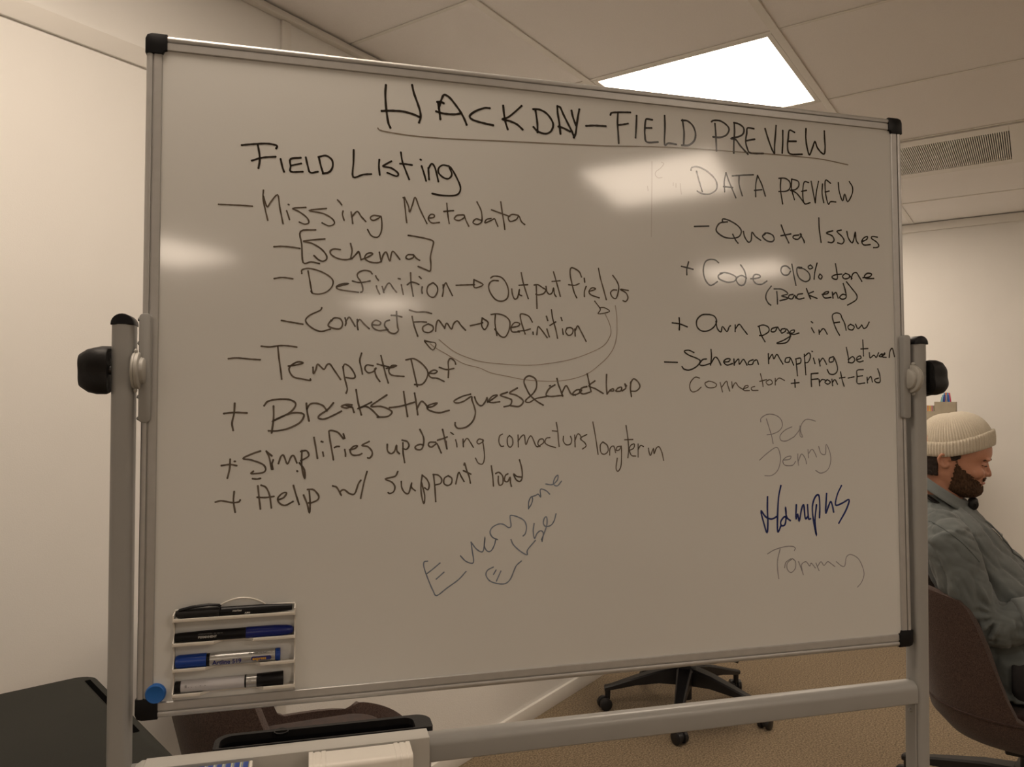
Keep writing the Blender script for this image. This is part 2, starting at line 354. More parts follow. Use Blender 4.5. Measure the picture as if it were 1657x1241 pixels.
INK = [
("title line in capitals","black",4.6,"-2837 4152 -2845 4030 -2838 3878 -2821 3727 -2799 3599 -2771 3537;-2460 4194 -2432 4074 -2377 3925 -2344 3819 -2335 3732 -2359 3652;-2895 3770 -2774 3786 -2603 3793 -2453 3768 -2344 3731;-2082 3984 -2064 3869 -2047 3733;-2071 3890 -2038 4004 -2005 4086 -1972 4100 -1905 4063 -1816 3961 -1738 3857 -1682 3751 -1656 3687;-2108 3842 -1994 3820 -1839 3825 -1741 3848;-2093 3983 -2038 3989 -1998 3975;-1305 3970 -1389 3964 -1525 3901 -1608 3825 -1570 3773 -1435 3741 -1253 3718;-1099 4029 -1085 3899 -1065 3788 -1030 3678;-814 4054 -907 3962 -1023 3860 -1115 3822 -1000 3806 -885 3765 -799 3696;-596 4016 -575 3881 -564 3779 -565 3676;-631 4024 -532 4027 -426 3983 -344 3892 -315 3803 -356 3707 -440 3665 -557 3688 -628 3750;-247 4109 -243 4006 -220 3870 -199 3687;-247 4109 -199 4091 -152 3992 -81 3860 -9 3728 19 3649;-230 3795 -153 3779 -45 3736;-19 4063 4 3961 52 3838;107 4094 82 3968 64 3851 47 3721 15 3649;217 3849 357 3867 539 3875"),
("title line in capitals","black",4.2,"619 4059 645 4096 776 4116 953 4132;745 4113 736 3952 747 3780 754 3627;743 3910 827 3928 912 3951;1059 4090 1052 3932 1037 3739;1326 4051 1240 4055 1213 4035 1198 3921 1197 3796 1228 3687 1419 3704;1212 3910 1311 3919;1540 4137 1543 3954 1534 3676 1600 3702 1736 3694;1850 4102 1863 4009 1875 3884 1865 3706;1837 4090 1933 4092 2029 4025 2077 3902 2053 3786 1956 3701 1832 3688;2426 4096 2438 3936 2448 3655;2365 4121 2407 4146 2520 4149 2632 4095 2680 4023 2630 3928 2516 3879 2389 3875;2775 4143 2779 3993 2765 3837 2759 3643;2770 4142 2861 4130 2946 4074 2939 3982 2858 3923 2709 3878 2800 3866 2884 3770 3017 3647;3134 4078 3018 4080 3002 3988 2980 3856 3013 3730 3069 3670 3302 3682;2986 3865 3146 3905;3344 4098 3394 3946 3464 3769 3507 3700;3551 4170 3536 4011 3518 3852 3513 3708;3676 4098 3673 3919 3658 3720;3899 4089 3801 4115 3778 3981 3761 3848 3803 3720 4036 3732;3792 3929 3926 3941;4120 4171 4114 4011 4135 3854 4178 3733 4241 3863 4289 3969 4332 3871 4407 3793 4467 3776 4485 3885 4479 4018 4476 4164"),
("long underline below the title","brown",2.6,"-2949 3515 -2922 3490 -2816 3472 -2516 3451 -2191 3448 -1772 3460 -1070 3494 -369 3522 537 3563"),
("long underline below the title","brown",2.6,"537 3563 1329 3621 2149 3655 2854 3670 3287 3681 3877 3686 4419 3679 4927 3627"),
("heading of the left column","black",3.8,"-4786 3106 -4674 3127 -4491 3154 -4385 3153 -4323 3135 -4336 3100;-4577 3124 -4555 3003 -4551 2905 -4566 2806;-4654 2902 -4515 2956 -4343 2982;-4276 2956 -4254 2859 -4229 2782;-4008 2998 -4143 2967 -4142 2868 -4136 2790 -3980 2802;-4136 2877 -4002 2917;-3940 3007 -3912 2887 -3879 2799 -3776 2818;-3763 3022 -3735 2901 -3702 2798;-3769 3027 -3668 3056 -3585 3000 -3576 2900 -3625 2824 -3707 2798;-3286 3169 -3287 2995 -3292 2782 -3152 2827 -3039 2842;-2926 3060 -2932 2967 -2920 2842;-2755 3051 -2855 2987 -2869 2966 -2755 2952 -2660 2886 -2682 2840 -2812 2880;-2620 3192 -2597 3053 -2553 2939 -2500 2808;-2631 3026 -2553 3027 -2460 3020;-2338 3112 -2329 3107;-2320 3016 -2291 2930 -2255 2806;-2223 2995 -2217 2906 -2211 2827;-2217 2995 -2173 3064 -2129 3017 -2099 2915 -2075 2808;-1921 3049 -2010 3056 -2070 3007 -2070 2933 -1995 2870 -1921 2864 -1876 2933 -1915 3034 -1876 3008 -1786 2850 -1747 2734 -1780 2648 -1876 2614 -2054 2610 -2164 2626"),
("left column, first entry","faded",3.0,"-5074 2269 -4925 2273 -4770 2275 -4640 2273;-4498 2504 -4502 2391 -4469 2226 -4438 2094;-4497 2420 -4448 2278 -4404 2342 -4312 2455 -4284 2294 -4256 2156 -4237 2059;-4169 2330 -4159 2325;-4190 2239 -4168 2176 -4152 2120;-3935 2304 -4110 2278 -4029 2241 -3921 2163 -3893 2094 -3947 2068 -4020 2092;-3657 2308 -3894 2264 -3703 2234 -3580 2171 -3546 2101 -3620 2063 -3713 2100;-3504 2438 -3471 2406 -3448 2374;-3428 2286 -3436 2237 -3414 2158;-3317 2279 -3303 2188 -3294 2117;-3303 2217 -3233 2293 -3177 2225 -3112 2157;-2923 2247 -3008 2250 -3050 2210 -3008 2178 -2929 2218 -2900 2243 -2886 2128 -2900 2011 -2950 1941 -3035 1960 -3086 2043;-2575 2535 -2560 2411 -2545 2265 -2533 2178;-2566 2542 -2586 2535;-2560 2528 -2508 2414 -2493 2333 -2450 2447 -2412 2553 -2348 2395 -2242 2182;-2216 2263 -2143 2276 -2137 2315 -2187 2318 -2222 2256 -2172 2195 -2060 2208;-1951 2496 -1936 2334 -1915 2202;-1995 2374 -1852 2396;-1711 2342 -1801 2328 -1837 2275 -1771 2255 -1690 2305 -1696 2343 -1666 2262 -1624 2181;-1500 2548 -1439 2426 -1424 2307 -1439 2246 -1500 2212 -1561 2238 -1515 2295 -1430 2277;-1287 2316 -1357 2296 -1379 2244 -1287 2286 -1235 2313 -1210 2260 -1186 2207;-1139 2573 -1117 2417 -1087 2238 -1078 2166;-1280 2445 -1148 2406 -1003 2364;-869 2388 -963 2397 -1025 2347 -994 2289 -901 2325 -860 2379 -823 2299 -770 2257"),
("left column, bracketed entry","faded",3.2,"-3802 1996 -4002 1963 -3985 1776 -3965 1531 -3859 1543 -3748 1527;-4352 1730 -4248 1741 -4130 1737 -4010 1725;-3676 1877 -3961 1830 -3851 1805 -3730 1738 -3658 1658 -3648 1595 -3698 1561 -3759 1579 -3820 1635;-3465 1737 -3547 1741 -3598 1713 -3587 1661 -3506 1613 -3403 1597 -3321 1611;-3322 1829 -3301 1729 -3317 1611 -3239 1690 -3208 1723 -3176 1608;-3176 1608 -3093 1644 -3021 1690 -3031 1711 -3094 1697 -3125 1632 -3052 1582 -2947 1576 -2895 1596;-2920 1727 -2895 1596;-2895 1596 -2863 1698 -2821 1732 -2775 1610 -2748 1725 -2716 1744 -2631 1641;-2438 1715 -2513 1712 -2545 1671 -2503 1647 -2438 1676 -2432 1714 -2395 1668 -2348 1640;-2510 1993 -2374 1979 -2223 1955 -2147 1924 -2162 1832 -2190 1700 -2183 1591 -2194 1493 -2266 1512 -2367 1550"),
("left column, entry with an arrow","faded",3.0,"-4346 1290 -4264 1308 -4185 1308 -4102 1297;-3898 1416 -3877 1302 -3850 1147 -3842 1116;-3982 1377 -3978 1427 -3889 1452 -3748 1423 -3626 1365 -3561 1295 -3574 1210 -3645 1134 -3745 1099 -3836 1106 -3856 1136;-3503 1213 -3422 1237 -3344 1261 -3422 1258 -3503 1223 -3503 1186 -3421 1164 -3211 1144;-3020 1413 -3051 1448 -3134 1457 -3207 1426 -3227 1372 -3175 1290 -3150 1206 -3154 1159 -3178 1145;-3293 1300 -3216 1284 -3133 1291 -3050 1312;-2971 1388 -2957 1358 -2931 1327;-2960 1245 -2950 1203 -2914 1130;-2879 1238 -2862 1185 -2855 1153;-2861 1164 -2809 1273 -2767 1285 -2725 1223 -2676 1165;-2651 1363 -2625 1358;-2608 1274 -2597 1217 -2580 1138;-2476 1454 -2470 1319 -2454 1212 -2437 1116;-2523 1278 -2470 1319 -2405 1311 -2358 1291;-2352 1404 -2324 1377;-2308 1256 -2315 1206 -2308 1163;-2157 1321 -2222 1275 -2239 1188 -2200 1124 -2135 1116 -2087 1194 -2092 1269 -2146 1321;-2004 1299 -2000 1219 -2015 1131;-2004 1251 -1967 1329 -1934 1276 -1868 1147;-1811 1300 -1674 1310 -1540 1320;-1547 1395 -1540 1276 -1410 1325 -1547 1395"),
("left column, entry with an arrow","faded",3.0,"-1294 1430 -1245 1459 -1137 1447 -1061 1366 -1025 1251 -1040 1144 -1116 1093 -1213 1107 -1288 1188 -1325 1281 -1309 1355 -1256 1393 -1180 1392;-974 1278 -964 1200 -931 1131 -888 1150 -870 1214 -854 1279 -861 1204 -822 1184;-827 1528 -799 1387 -756 1250 -719 1143;-861 1338 -799 1345 -729 1352;-594 1342 -590 1203 -584 1001;-627 1351 -567 1358 -490 1314 -445 1284 -479 1229 -557 1205 -601 1214;-441 1338 -428 1263 -390 1222 -345 1245 -322 1321 -311 1235 -282 1189;-321 1562 -288 1451 -244 1302 -215 1196;-344 1417 -220 1433;125 1506 87 1587 -4 1637 -50 1624 -55 1526 -28 1397 5 1269 46 1184;-81 1378 17 1373 86 1402;171 1488 178 1428;200 1363 172 1286 171 1206;245 1289 326 1314 350 1337 292 1345 245 1289 280 1236 411 1197;403 1649 432 1504 477 1352 527 1173;637 1552 700 1471 735 1385 722 1285 686 1196 628 1216 598 1281 640 1326 699 1328;892 1329 758 1342 852 1290 886 1214 850 1156 803 1167"),
("left column, second entry with an arrow","faded",3.2,"-4245 716 -4101 693 -3963 672;-3710 908 -3734 870 -3864 803 -3923 739 -3903 678 -3812 607 -3712 579 -3591 613;-3581 728 -3541 771 -3460 763 -3425 691 -3459 623 -3550 625 -3622 664 -3582 739;-3392 776 -3378 713 -3388 671;-3382 723 -3337 788 -3296 736 -3254 664;-3224 759 -3223 675 -3213 616;-3224 717 -3189 760 -3131 699 -3058 633;-3016 691 -2922 687 -2898 726 -2965 756 -3016 712 -3006 649 -2922 609 -2796 627;-2776 762 -2828 739 -2843 685 -2807 622;-2675 889 -2670 775 -2659 669 -2649 616 -2701 572 -2775 591 -2822 654;-2749 831 -2671 829 -2600 812;-2490 916 -2394 891 -2265 895 -2174 876;-2453 825 -2425 697 -2371 543;-2436 744 -2329 753 -2247 749;-2221 724 -2296 678 -2286 614 -2210 599 -2152 639 -2156 693 -2221 724;-2113 623 -2102 727 -2069 782 -1993 686;-1982 665 -1949 742 -1883 657 -1850 734 -1795 779 -1740 715 -1674 647;-1601 714 -1496 739 -1417 763;-1424 833 -1433 723 -1384 663 -1334 766 -1424 833"),
("left column, second entry with an arrow","faded",3.0,"-1224 896 -1231 759 -1203 582;-1289 888 -1192 901 -1073 869 -1004 787 -1020 660 -1074 564 -1150 573 -1235 675;-987 703 -878 727 -856 770 -932 778 -987 703 -965 640 -856 643;-658 796 -713 880 -812 913 -845 887 -823 771 -769 613;-878 653 -769 666 -692 689;-648 644 -644 610;-588 607 -570 724 -526 694 -426 568;-430 696 -393 580;-436 888 -416 825;-357 987 -336 848 -292 700 -263 561;-381 751 -291 807;-205 874 -190 831;-184 702 -173 621;-112 719 -134 661 -90 608 -33 631 -14 696 -55 727 -112 719;13 707 19 600;20 686 59 756 104 688 194 524"),
("long thin arrow looping from the output entry to the form entry","thin",1.6,"673 1086 696 944 701 791 693 615 644 440 538 285 399 164 214 32 -14 -46 -285 -86 -596 -83 -815 -63 -1032 -23 -1290 26 -1461 97 -1672 146 -1818 216 -1964 296 -2109 376 -2191 436;497 971 566 831 600 701 576 591 470 458 216 334 -58 243 -350 186 -683 149 -1032 155 -1418 187 -1651 250 -1839 330 -1964 420 -2062 500"),
("long thin arrow looping from the output entry to the form entry","faded",2.4,"337 1144 428 1023 393 950 579 991 498 1047 417 1045;-2273 469 -2113 448 -2156 348 -2273 469;-2273 485 -2181 461"),
("left column, third dash entry","faded",3.2,"-4925 179 -4820 191 -4659 179 -4518 171;-4505 357 -4397 348 -4274 368 -4151 368 -4041 353;-4291 361 -4273 189 -4251 39 -4236 -89;-4149 90 -4045 107 -3952 134 -4025 150 -4118 95 -4138 30 -4085 -56 -3981 -83 -3862 -104 -3856 -86;-3822 77 -3815 -10 -3784 45 -3763 121 -3721 89 -3672 51 -3636 112 -3594 124 -3540 48 -3448 -89;-3417 93 -3395 -60 -3357 -213 -3372 -279;-3417 76 -3391 126 -3316 83 -3251 -26 -3272 -70 -3380 -60;-3162 284 -3187 184 -3165 74 -3149 -9;-3002 110 -3089 119 -3115 64 -3067 9 -2991 32 -2958 77 -2980 54 -2958 -34 -2907 -111;-2893 255 -2860 123 -2826 -10 -2788 -132;-2943 133 -2871 116 -2783 97;-2816 74 -2727 91 -2672 114 -2739 113 -2782 46 -2738 -21 -2567 -37;-2465 206 -2427 39 -2377 -179;-2539 199 -2427 218 -2314 152 -2228 41 -2246 -72 -2314 -151 -2415 -152;-2224 18 -2133 8 -2088 42 -2145 58 -2213 7 -2178 -49 -2088 -59 -1989 -104;-1819 148 -1836 193 -1893 231 -1928 181 -1923 67 -1928 -47;-2058 99 -1951 67 -1847 86"),
("left column, first plus entry","faded",3.6,"-4839 -422 -4846 -559 -4870 -686 -4855 -785;-4975 -559 -4832 -545 -4682 -553;-4339 -460 -4337 -625 -4360 -823;-4461 -454 -4411 -394 -4289 -368 -4145 -368 -4056 -411 -4061 -476 -4143 -561 -4357 -667 -4184 -583 -4061 -551 -3957 -562 -3940 -605 -3997 -691 -4141 -765 -4285 -796 -4401 -795;-3906 -422 -3895 -540 -3869 -664;-3901 -497 -3854 -432 -3770 -422 -3685 -454 -3632 -524;-3544 -415 -3622 -508 -3727 -584 -3743 -627 -3663 -639 -3537 -585 -3435 -531;-3292 -443 -3367 -437 -3435 -465 -3367 -487 -3292 -472 -3263 -546;-3367 -450 -3302 -476;-3235 -230 -3206 -410 -3162 -582;-3022 -404 -3119 -454 -3216 -498 -3108 -465 -3021 -509 -2923 -609;-2808 -303 -2935 -388 -3032 -465 -2890 -465 -2770 -510 -2736 -554 -2802 -609 -2938 -616;-2571 -254 -2548 -410 -2515 -606;-2770 -483 -2604 -459 -2419 -405;-2415 -275 -2392 -410 -2369 -582;-2381 -499 -2325 -398 -2280 -409 -2223 -477;-2223 -477 -2155 -466 -2087 -414 -2201 -443 -2234 -477 -2200 -522 -2064 -556 -1916 -522"),
("left column, first plus entry","faded",3.4,"-1599 -286 -1725 -321 -1840 -383 -1809 -414 -1705 -393 -1589 -321 -1578 -372 -1536 -496 -1530 -579 -1568 -682 -1663 -764 -1778 -783 -1824 -742 -1826 -701;-1540 -327 -1515 -393 -1473 -445 -1426 -451 -1377 -393 -1352 -335 -1345 -403;-1335 -397 -1260 -351 -1196 -299 -1271 -314 -1328 -382 -1282 -409 -1164 -397;-1045 -256 -1153 -299 -1045 -340 -980 -371 -1002 -445 -1095 -470;-893 -193 -1013 -267 -915 -298 -817 -361 -807 -413 -872 -466 -996 -455;-443 -317 -609 -350 -697 -402 -763 -398 -752 -360 -653 -276 -597 -180 -608 -64 -696 -12 -761 -34 -790 -97 -762 -181 -697 -297 -587 -392 -495 -445;-393 -158 -382 -154;-309 -143 -387 -190 -436 -254 -443 -303 -365 -317 -254 -306 -186 -302;-275 -46 -253 -136 -219 -221 -186 -310;-197 -263 -140 -156 -107 -178 -62 -263 -17 -295;-17 -295 62 -273 119 -219 40 -215 -28 -273 17 -295;200 -165 120 -187 85 -241 142 -277 245 -251;208 29 234 -89 268 -240;331 -78 234 -154 337 -196 463 -267;523 22 517 -130 528 -276;528 -276 579 -217 626 -195 637 -227 579 -228;672 -227 708 -184 766 -172 754 -227 684 -234;778 -227 837 -183 821 -117 849 -150;925 -84 914 -193 930 -313;915 -106 968 -40 1038 -83 1073 -159 1013 -226 919 -230"),
("left column, second plus entry","faded",2.6,"-1892 -840 -1851 -869;-1819 -947 -1805 -998 -1799 -1049;-1958 -965 -1944 -1078;-1711 -938 -1705 -1050;-1709 -999 -1652 -928 -1600 -990 -1558 -1059;-1421 -951 -1473 -940 -1505 -981 -1474 -1012 -1410 -972 -1421 -951 -1400 -1096 -1393 -1220 -1421 -1302 -1484 -1290 -1526 -1217;-1122 -872 -1165 -902 -1176 -985 -1144 -1048 -1105 -1048;-1014 -893 -1047 -935 -1043 -1028 -1004 -1066 -965 -1019 -971 -936 -1014 -893;-884 -888 -880 -1062;-885 -978 -830 -906 -786 -896 -765 -1032 -721 -938 -677 -907 -612 -1045 -579 -1066;-579 -1066 -490 -1004 -501 -951 -556 -961 -579 -1024 -546 -1062;-390 -931 -446 -941 -468 -1004 -413 -1047 -302 -1081;-289 -706 -267 -837 -257 -965 -246 -1064;-352 -830 -279 -837;-178 -913 -179 -987 -134 -1041 -67 -1031 -48 -967 -66 -914;2 -897 7 -1074;1 -989 47 -883 92 -905 103 -969;195 -891 92 -947 160 -1012 182 -1066 125 -1108;294 -703 332 -907 375 -1191;453 -1005 411 -1058 422 -1166 479 -1193 537 -1146 526 -1060 453 -1005;564 -1207 572 -1104 630 -1072 660 -1170;754 -1074 688 -1084 672 -1138 723 -1128 754 -1085 757 -1236 744 -1387 697 -1456 667 -1407 687 -1257;836 -760 865 -956 875 -1130 862 -1253;811 -977 947 -974;887 -1141 957 -1109 970 -1044 911 -1065 887 -1130 921 -1217 992 -1230;1034 -1045 1032 -1245;1033 -1132 1076 -1067 1123 -1086;1206 -1113 1217 -1179 1241 -1223 1290 -1114 1301 -1202 1337 -1115 1386 -1094 1433 -1182 1460 -1303"),
("left column, second plus entry","faded",3.4,"-4888 -1172 -4894 -1295 -4921 -1423;-4998 -1255 -4891 -1242 -4806 -1259;-4834 -1201 -4825 -1202;-4503 -1068 -4622 -1110 -4726 -1165 -4621 -1186 -4474 -1246 -4433 -1314 -4473 -1361 -4619 -1371 -4592 -1340;-4600 -1439 -4545 -1446 -4500 -1437;-4427 -1071 -4393 -1143 -4354 -1316;-4356 -1134 -4421 -1079;-4337 -1192 -4351 -1249 -4340 -1316;-4268 -1241 -4236 -1145 -4199 -1136 -4152 -1249 -4106 -1157 -4069 -1138 -4027 -1236;-3961 -1072 -3965 -1218 -3955 -1334 -3920 -1457 -3927 -1335 -3993 -1237;-3976 -1082 -3901 -1073 -3868 -1132 -3900 -1170 -3975 -1208;-4022 -1348 -4017 -1352;-3802 -893 -3778 -1026 -3754 -1179;-3703 -949 -3684 -955;-3683 -1096 -3673 -1149;-3406 -913 -3484 -824 -3589 -799 -3598 -852 -3569 -1029 -3539 -1202;-3525 -1034 -3492 -1020 -3463 -1021;-3406 -848 -3387 -908;-3386 -1065 -3376 -1121 -3376 -1156;-3318 -1068 -3250 -1053 -3212 -1014 -3270 -1024 -3312 -1082 -3279 -1142 -3192 -1143 -3153 -1124;-3052 -957 -3153 -1011 -3075 -1026 -3016 -1087 -3010 -1146 -3045 -1189 -3070 -1185;-2799 -1000 -2795 -1090 -2749 -1131 -2699 -1102 -2669 -1012 -2663 -1092 -2629 -1133;-2579 -983 -2575 -1124 -2554 -1260;-2589 -943 -2519 -964 -2493 -1024 -2529 -1074 -2579 -1063;-2337 -794 -2286 -906 -2286 -1007 -2317 -1077 -2388 -1076 -2402 -1036 -2337 -1006 -2286 -1017;-2113 -979 -2195 -978 -2215 -1018 -2174 -1049 -2113 -1009 -2092 -999 -2061 -1061 -2030 -1132;-2010 -797 -1979 -929 -1948 -1072;-2082 -949 -2010 -929 -1944 -905"),
("left column, third plus entry","faded",3.4,"-4833 -1605 -4841 -1732 -4818 -1880;-5067 -1738 -4993 -1723 -4867 -1750 -4778 -1747 -4756 -1721;-4532 -1538 -4516 -1685 -4496 -1848;-4490 -1529 -4426 -1563 -4379 -1670 -4355 -1839;-4538 -1690 -4434 -1697 -4324 -1685;-4259 -1731 -4194 -1704 -4158 -1642 -4213 -1646 -4272 -1712 -4249 -1779 -4175 -1811 -4073 -1762;-4069 -1544 -4037 -1661 -3993 -1803;-3934 -1679 -3886 -1801 -3853 -1928 -3848 -1783 -3859 -1627;-3882 -1604 -3802 -1610 -3736 -1689 -3745 -1747 -3820 -1784 -3867 -1786;-3546 -1564 -3489 -1589 -3430 -1699 -3444 -1649 -3392 -1621 -3315 -1678 -3247 -1680 -3199 -1548 -3164 -1496;-3079 -1377 -3121 -1530 -3165 -1746"),
("left column, third plus entry","faded",3.2,"-2650 -1386 -2690 -1453 -2824 -1486 -2735 -1532 -2690 -1596 -2708 -1667 -2761 -1692 -2784 -1679;-2601 -1527 -2592 -1617 -2547 -1689 -2493 -1691 -2453 -1549 -2457 -1611 -2403 -1663;-2304 -1453 -2321 -1588 -2312 -1732 -2279 -1850 -2267 -1734 -2312 -1552;-2304 -1444 -2240 -1500 -2203 -1582 -2221 -1654 -2267 -1626;-2139 -1448 -2121 -1630 -2108 -1825;-2145 -1439 -2075 -1450 -2024 -1505 -2038 -1568 -2112 -1588;-1928 -1462 -1983 -1497 -1989 -1570 -1937 -1602 -1882 -1573 -1876 -1500 -1928 -1462;-1817 -1580 -1776 -1420 -1739 -1476 -1696 -1550;-1696 -1312 -1686 -1285 -1658 -1386 -1621 -1479 -1602 -1576;-1705 -1394 -1596 -1446;-1290 -1335 -1271 -1469 -1258 -1626;-1224 -1447 -1176 -1430 -1118 -1491 -1119 -1593 -1167 -1619 -1186 -1563 -1185 -1489;-1041 -1455 -1080 -1482 -1090 -1556 -1042 -1567 -1007 -1503 -1003 -1577 -988 -1639;-863 -1254 -828 -1386 -823 -1516 -858 -1571 -916 -1542 -955 -1457 -906 -1496 -838 -1507"),
("faint blue slanting words below the left column","bluegrey",2.6,"-2225 -2666 -2274 -2676 -2274 -2756 -2210 -2939 -2146 -3085 -2092 -3160 -1945 -3062 -1780 -2955 -1668 -2843;-2229 -2839 -2147 -2781 -2047 -2702;-2101 -2927 -1988 -2835;-1748 -2616 -1668 -2698 -1575 -2730 -1556 -2686 -1575 -2558 -1593 -2426;-1593 -2426 -1518 -2524 -1443 -2573 -1406 -2538 -1386 -2356 -1396 -2493 -1349 -2569 -1292 -2562 -1245 -2482 -1225 -2409 -1191 -2411 -1273 -2371 -1311 -2296 -1273 -2224 -1177 -2182 -1101 -2194 -1034 -2239 -995 -2216 -1010 -2086 -985 -2063 -889 -2091 -792 -2150 -759 -2245 -777 -2337 -812 -2372;-727 -1976 -723 -1874 -684 -1800 -664 -1838 -684 -1912 -723 -1967;-674 -1800 -615 -1783 -576 -1766 -537 -1810 -546 -1711 -516 -1693 -447 -1723 -398 -1771;-457 -1619 -358 -1631 -278 -1567 -268 -1492 -318 -1538 -338 -1622 -278 -1652 -212 -1584;-1264 -2802 -1349 -2843 -1372 -2914 -1312 -3000 -1198 -3043 -1084 -3050 -1007 -2990 -949 -2865 -910 -2793 -839 -2736;-1222 -2846 -1259 -2906;-1150 -2866 -1217 -3006;-996 -2416 -958 -2495 -852 -2593 -751 -2650 -745 -2579 -624 -2446;-642 -2197 -656 -2305 -637 -2417 -598 -2344 -539 -2306 -500 -2349 -520 -2465;-529 -2441 -460 -2275 -440 -2183 -449 -2107 -483 -2125 -499 -2199 -460 -2247 -381 -2232 -331 -2168 -301 -2066"),
("faint grey names at the lower right","greyblue",2.2,"3284 -669 3336 -826 3375 -947 3400 -1069;3179 -717 3188 -656 3299 -596 3436 -604 3546 -670 3577 -780 3515 -864 3403 -911 3293 -927;3752 -800 3626 -853 3535 -937 3545 -1017 3650 -1028 3791 -964;3791 -964 3892 -855 3907 -782 3919 -880 3951 -966 3904 -941 3921 -794 3993 -697 4079 -680 4200 -710;3149 -1330 3288 -1224 3460 -1130 3522 -1228 3528 -1361 3475 -1505 3364 -1582 3240 -1583;3589 -1338 3700 -1328 3729 -1279 3645 -1290 3575 -1349 3615 -1423 3754 -1426 3811 -1366;3856 -1245 3854 -1318 3866 -1428;3862 -1367 3926 -1246 3995 -1321 4016 -1407;4049 -1175 4057 -1310;4053 -1248 4125 -1171 4181 -1238 4208 -1300;4254 -1129 4295 -1240 4380 -1254 4398 -1094 4467 -1230 4478 -1379 4418 -1513 4288 -1566 4189 -1520;3267 -2835 3397 -2775 3590 -2736 3729 -2738 3778 -2769 3761 -2804;3499 -2768 3449 -2945 3446 -3088 3465 -3240;3697 -2934 3599 -2989 3576 -3071;3725 -2935 3627 -3002 3625 -3098 3693 -3157 3772 -3094 3780 -2986 3725 -2935;3835 -2989 3889 -3112 3921 -3203;3902 -3137 3890 -3040 3975 -2996 4044 -3072 4073 -3025 4150 -3107;4163 -3030 4217 -3154;4185 -3092 4257 -3011 4313 -3075 4385 -3017 4456 -3058 4521 -3105;4551 -3026 4656 -3105 4714 -3096 4746 -2963 4834 -2923 4978 -2999 5062 -3152 5082 -3276 5027 -3396 4952 -3465"),
("dark blue name among the faint names","navy",4.2,"3283 -1925 3277 -2124 3282 -2316 3265 -2499 3213 -2361 3157 -2144 3242 -2242 3351 -2282 3462 -2239;3531 -1752 3486 -1939 3462 -2227 3457 -2478 3485 -2468 3519 -2397;3627 -2281 3586 -2255 3521 -2325 3528 -2392 3597 -2376 3620 -2208 3608 -2099 3627 -2257 3695 -2320;3812 -2070 3801 -2299 3837 -2216 3862 -2338 3908 -2146 3952 -2075 3975 -2294 4018 -2271;4022 -2077 4037 -2296 4074 -2305;4244 -2292 4254 -2109 4238 -1925 4166 -1960 4115 -2104 4125 -2300 4181 -2587 4158 -2350 4192 -2083;4389 -1905 4365 -2223 4419 -2115 4464 -2038 4499 -2117 4517 -2211;4677 -1783 4596 -1924 4557 -2095 4679 -2074 4820 -2017 4764 -2176 4614 -2397"),
("heading of the right column","black",3.3,"2088 3291 2136 3123 2184 2970;1988 3299 2014 3349 2127 3363 2277 3306 2415 3190 2451 3077 2412 2994 2297 2935 2171 2937 2096 2971;2613 3309 2580 3156 2585 2995;2613 3309 2669 3163 2731 3029 2786 2912;2566 3079 2732 3075;2727 3265 2890 3289 3112 3314;2851 3270 2849 3130 2903 2953;3190 3308 3154 3153 3150 2954;3190 3308 3267 3162 3329 2978;3129 3058 3265 3079;3627 3295 3615 3117 3651 2871;3587 3292 3707 3301 3792 3248 3798 3154 3730 3090 3583 3072;3828 3287 3825 3132 3875 2958;3828 3298 3949 3272 3961 3190 3892 3125 3797 3106 3918 3068 4071 2900;4152 3264 4071 3269 4041 3148 4038 3005 4071 2900 4173 2926;4013 3105 4109 3129;4202 3287 4236 3114 4274 2931;4344 3297 4300 3119 4274 2931;4421 3260 4409 3103 4439 2944;4579 3284 4483 3330 4471 3180 4490 3037 4529 2924 4572 2970 4675 2972;4470 3127 4548 3149;4732 3307 4748 3151 4809 2999 4854 3123 4907 2993 4995 3121 5012 3243 4949 3341"),
("right column, first entry","black",3.5,"2039 2397 2290 2419;2539 2507 2545 2549 2647 2537 2800 2466 2876 2378 2836 2283 2719 2246 2566 2256 2440 2329 2428 2397 2493 2481 2626 2508;2720 2311 2770 2221 2813 2173;2914 2368 2939 2277 3002 2199 3055 2237 3070 2366 3134 2300 3230 2242;3292 2332 3345 2370 3450 2341 3480 2273 3435 2230 3343 2241 3265 2307 3319 2369;3618 2516 3676 2378 3754 2229;3609 2339 3797 2380;3944 2370 3850 2352 3844 2310 3929 2298 3998 2373 3972 2388 4037 2292 4050 2250;4337 2679 4341 2500 4372 2270;4603 2480 4477 2436 4587 2395 4627 2325 4584 2279 4510 2283;4770 2501 4686 2472 4782 2394 4822 2324 4779 2268 4695 2281;4881 2484 4907 2377 4975 2296 5010 2346 5035 2445 5050 2482 5061 2349 5102 2291;5188 2332 5274 2373 5289 2423 5218 2394 5174 2331 5215 2273 5343 2287;5489 2422 5389 2428 5374 2391 5473 2336 5515 2277 5485 2246 5408 2237"),
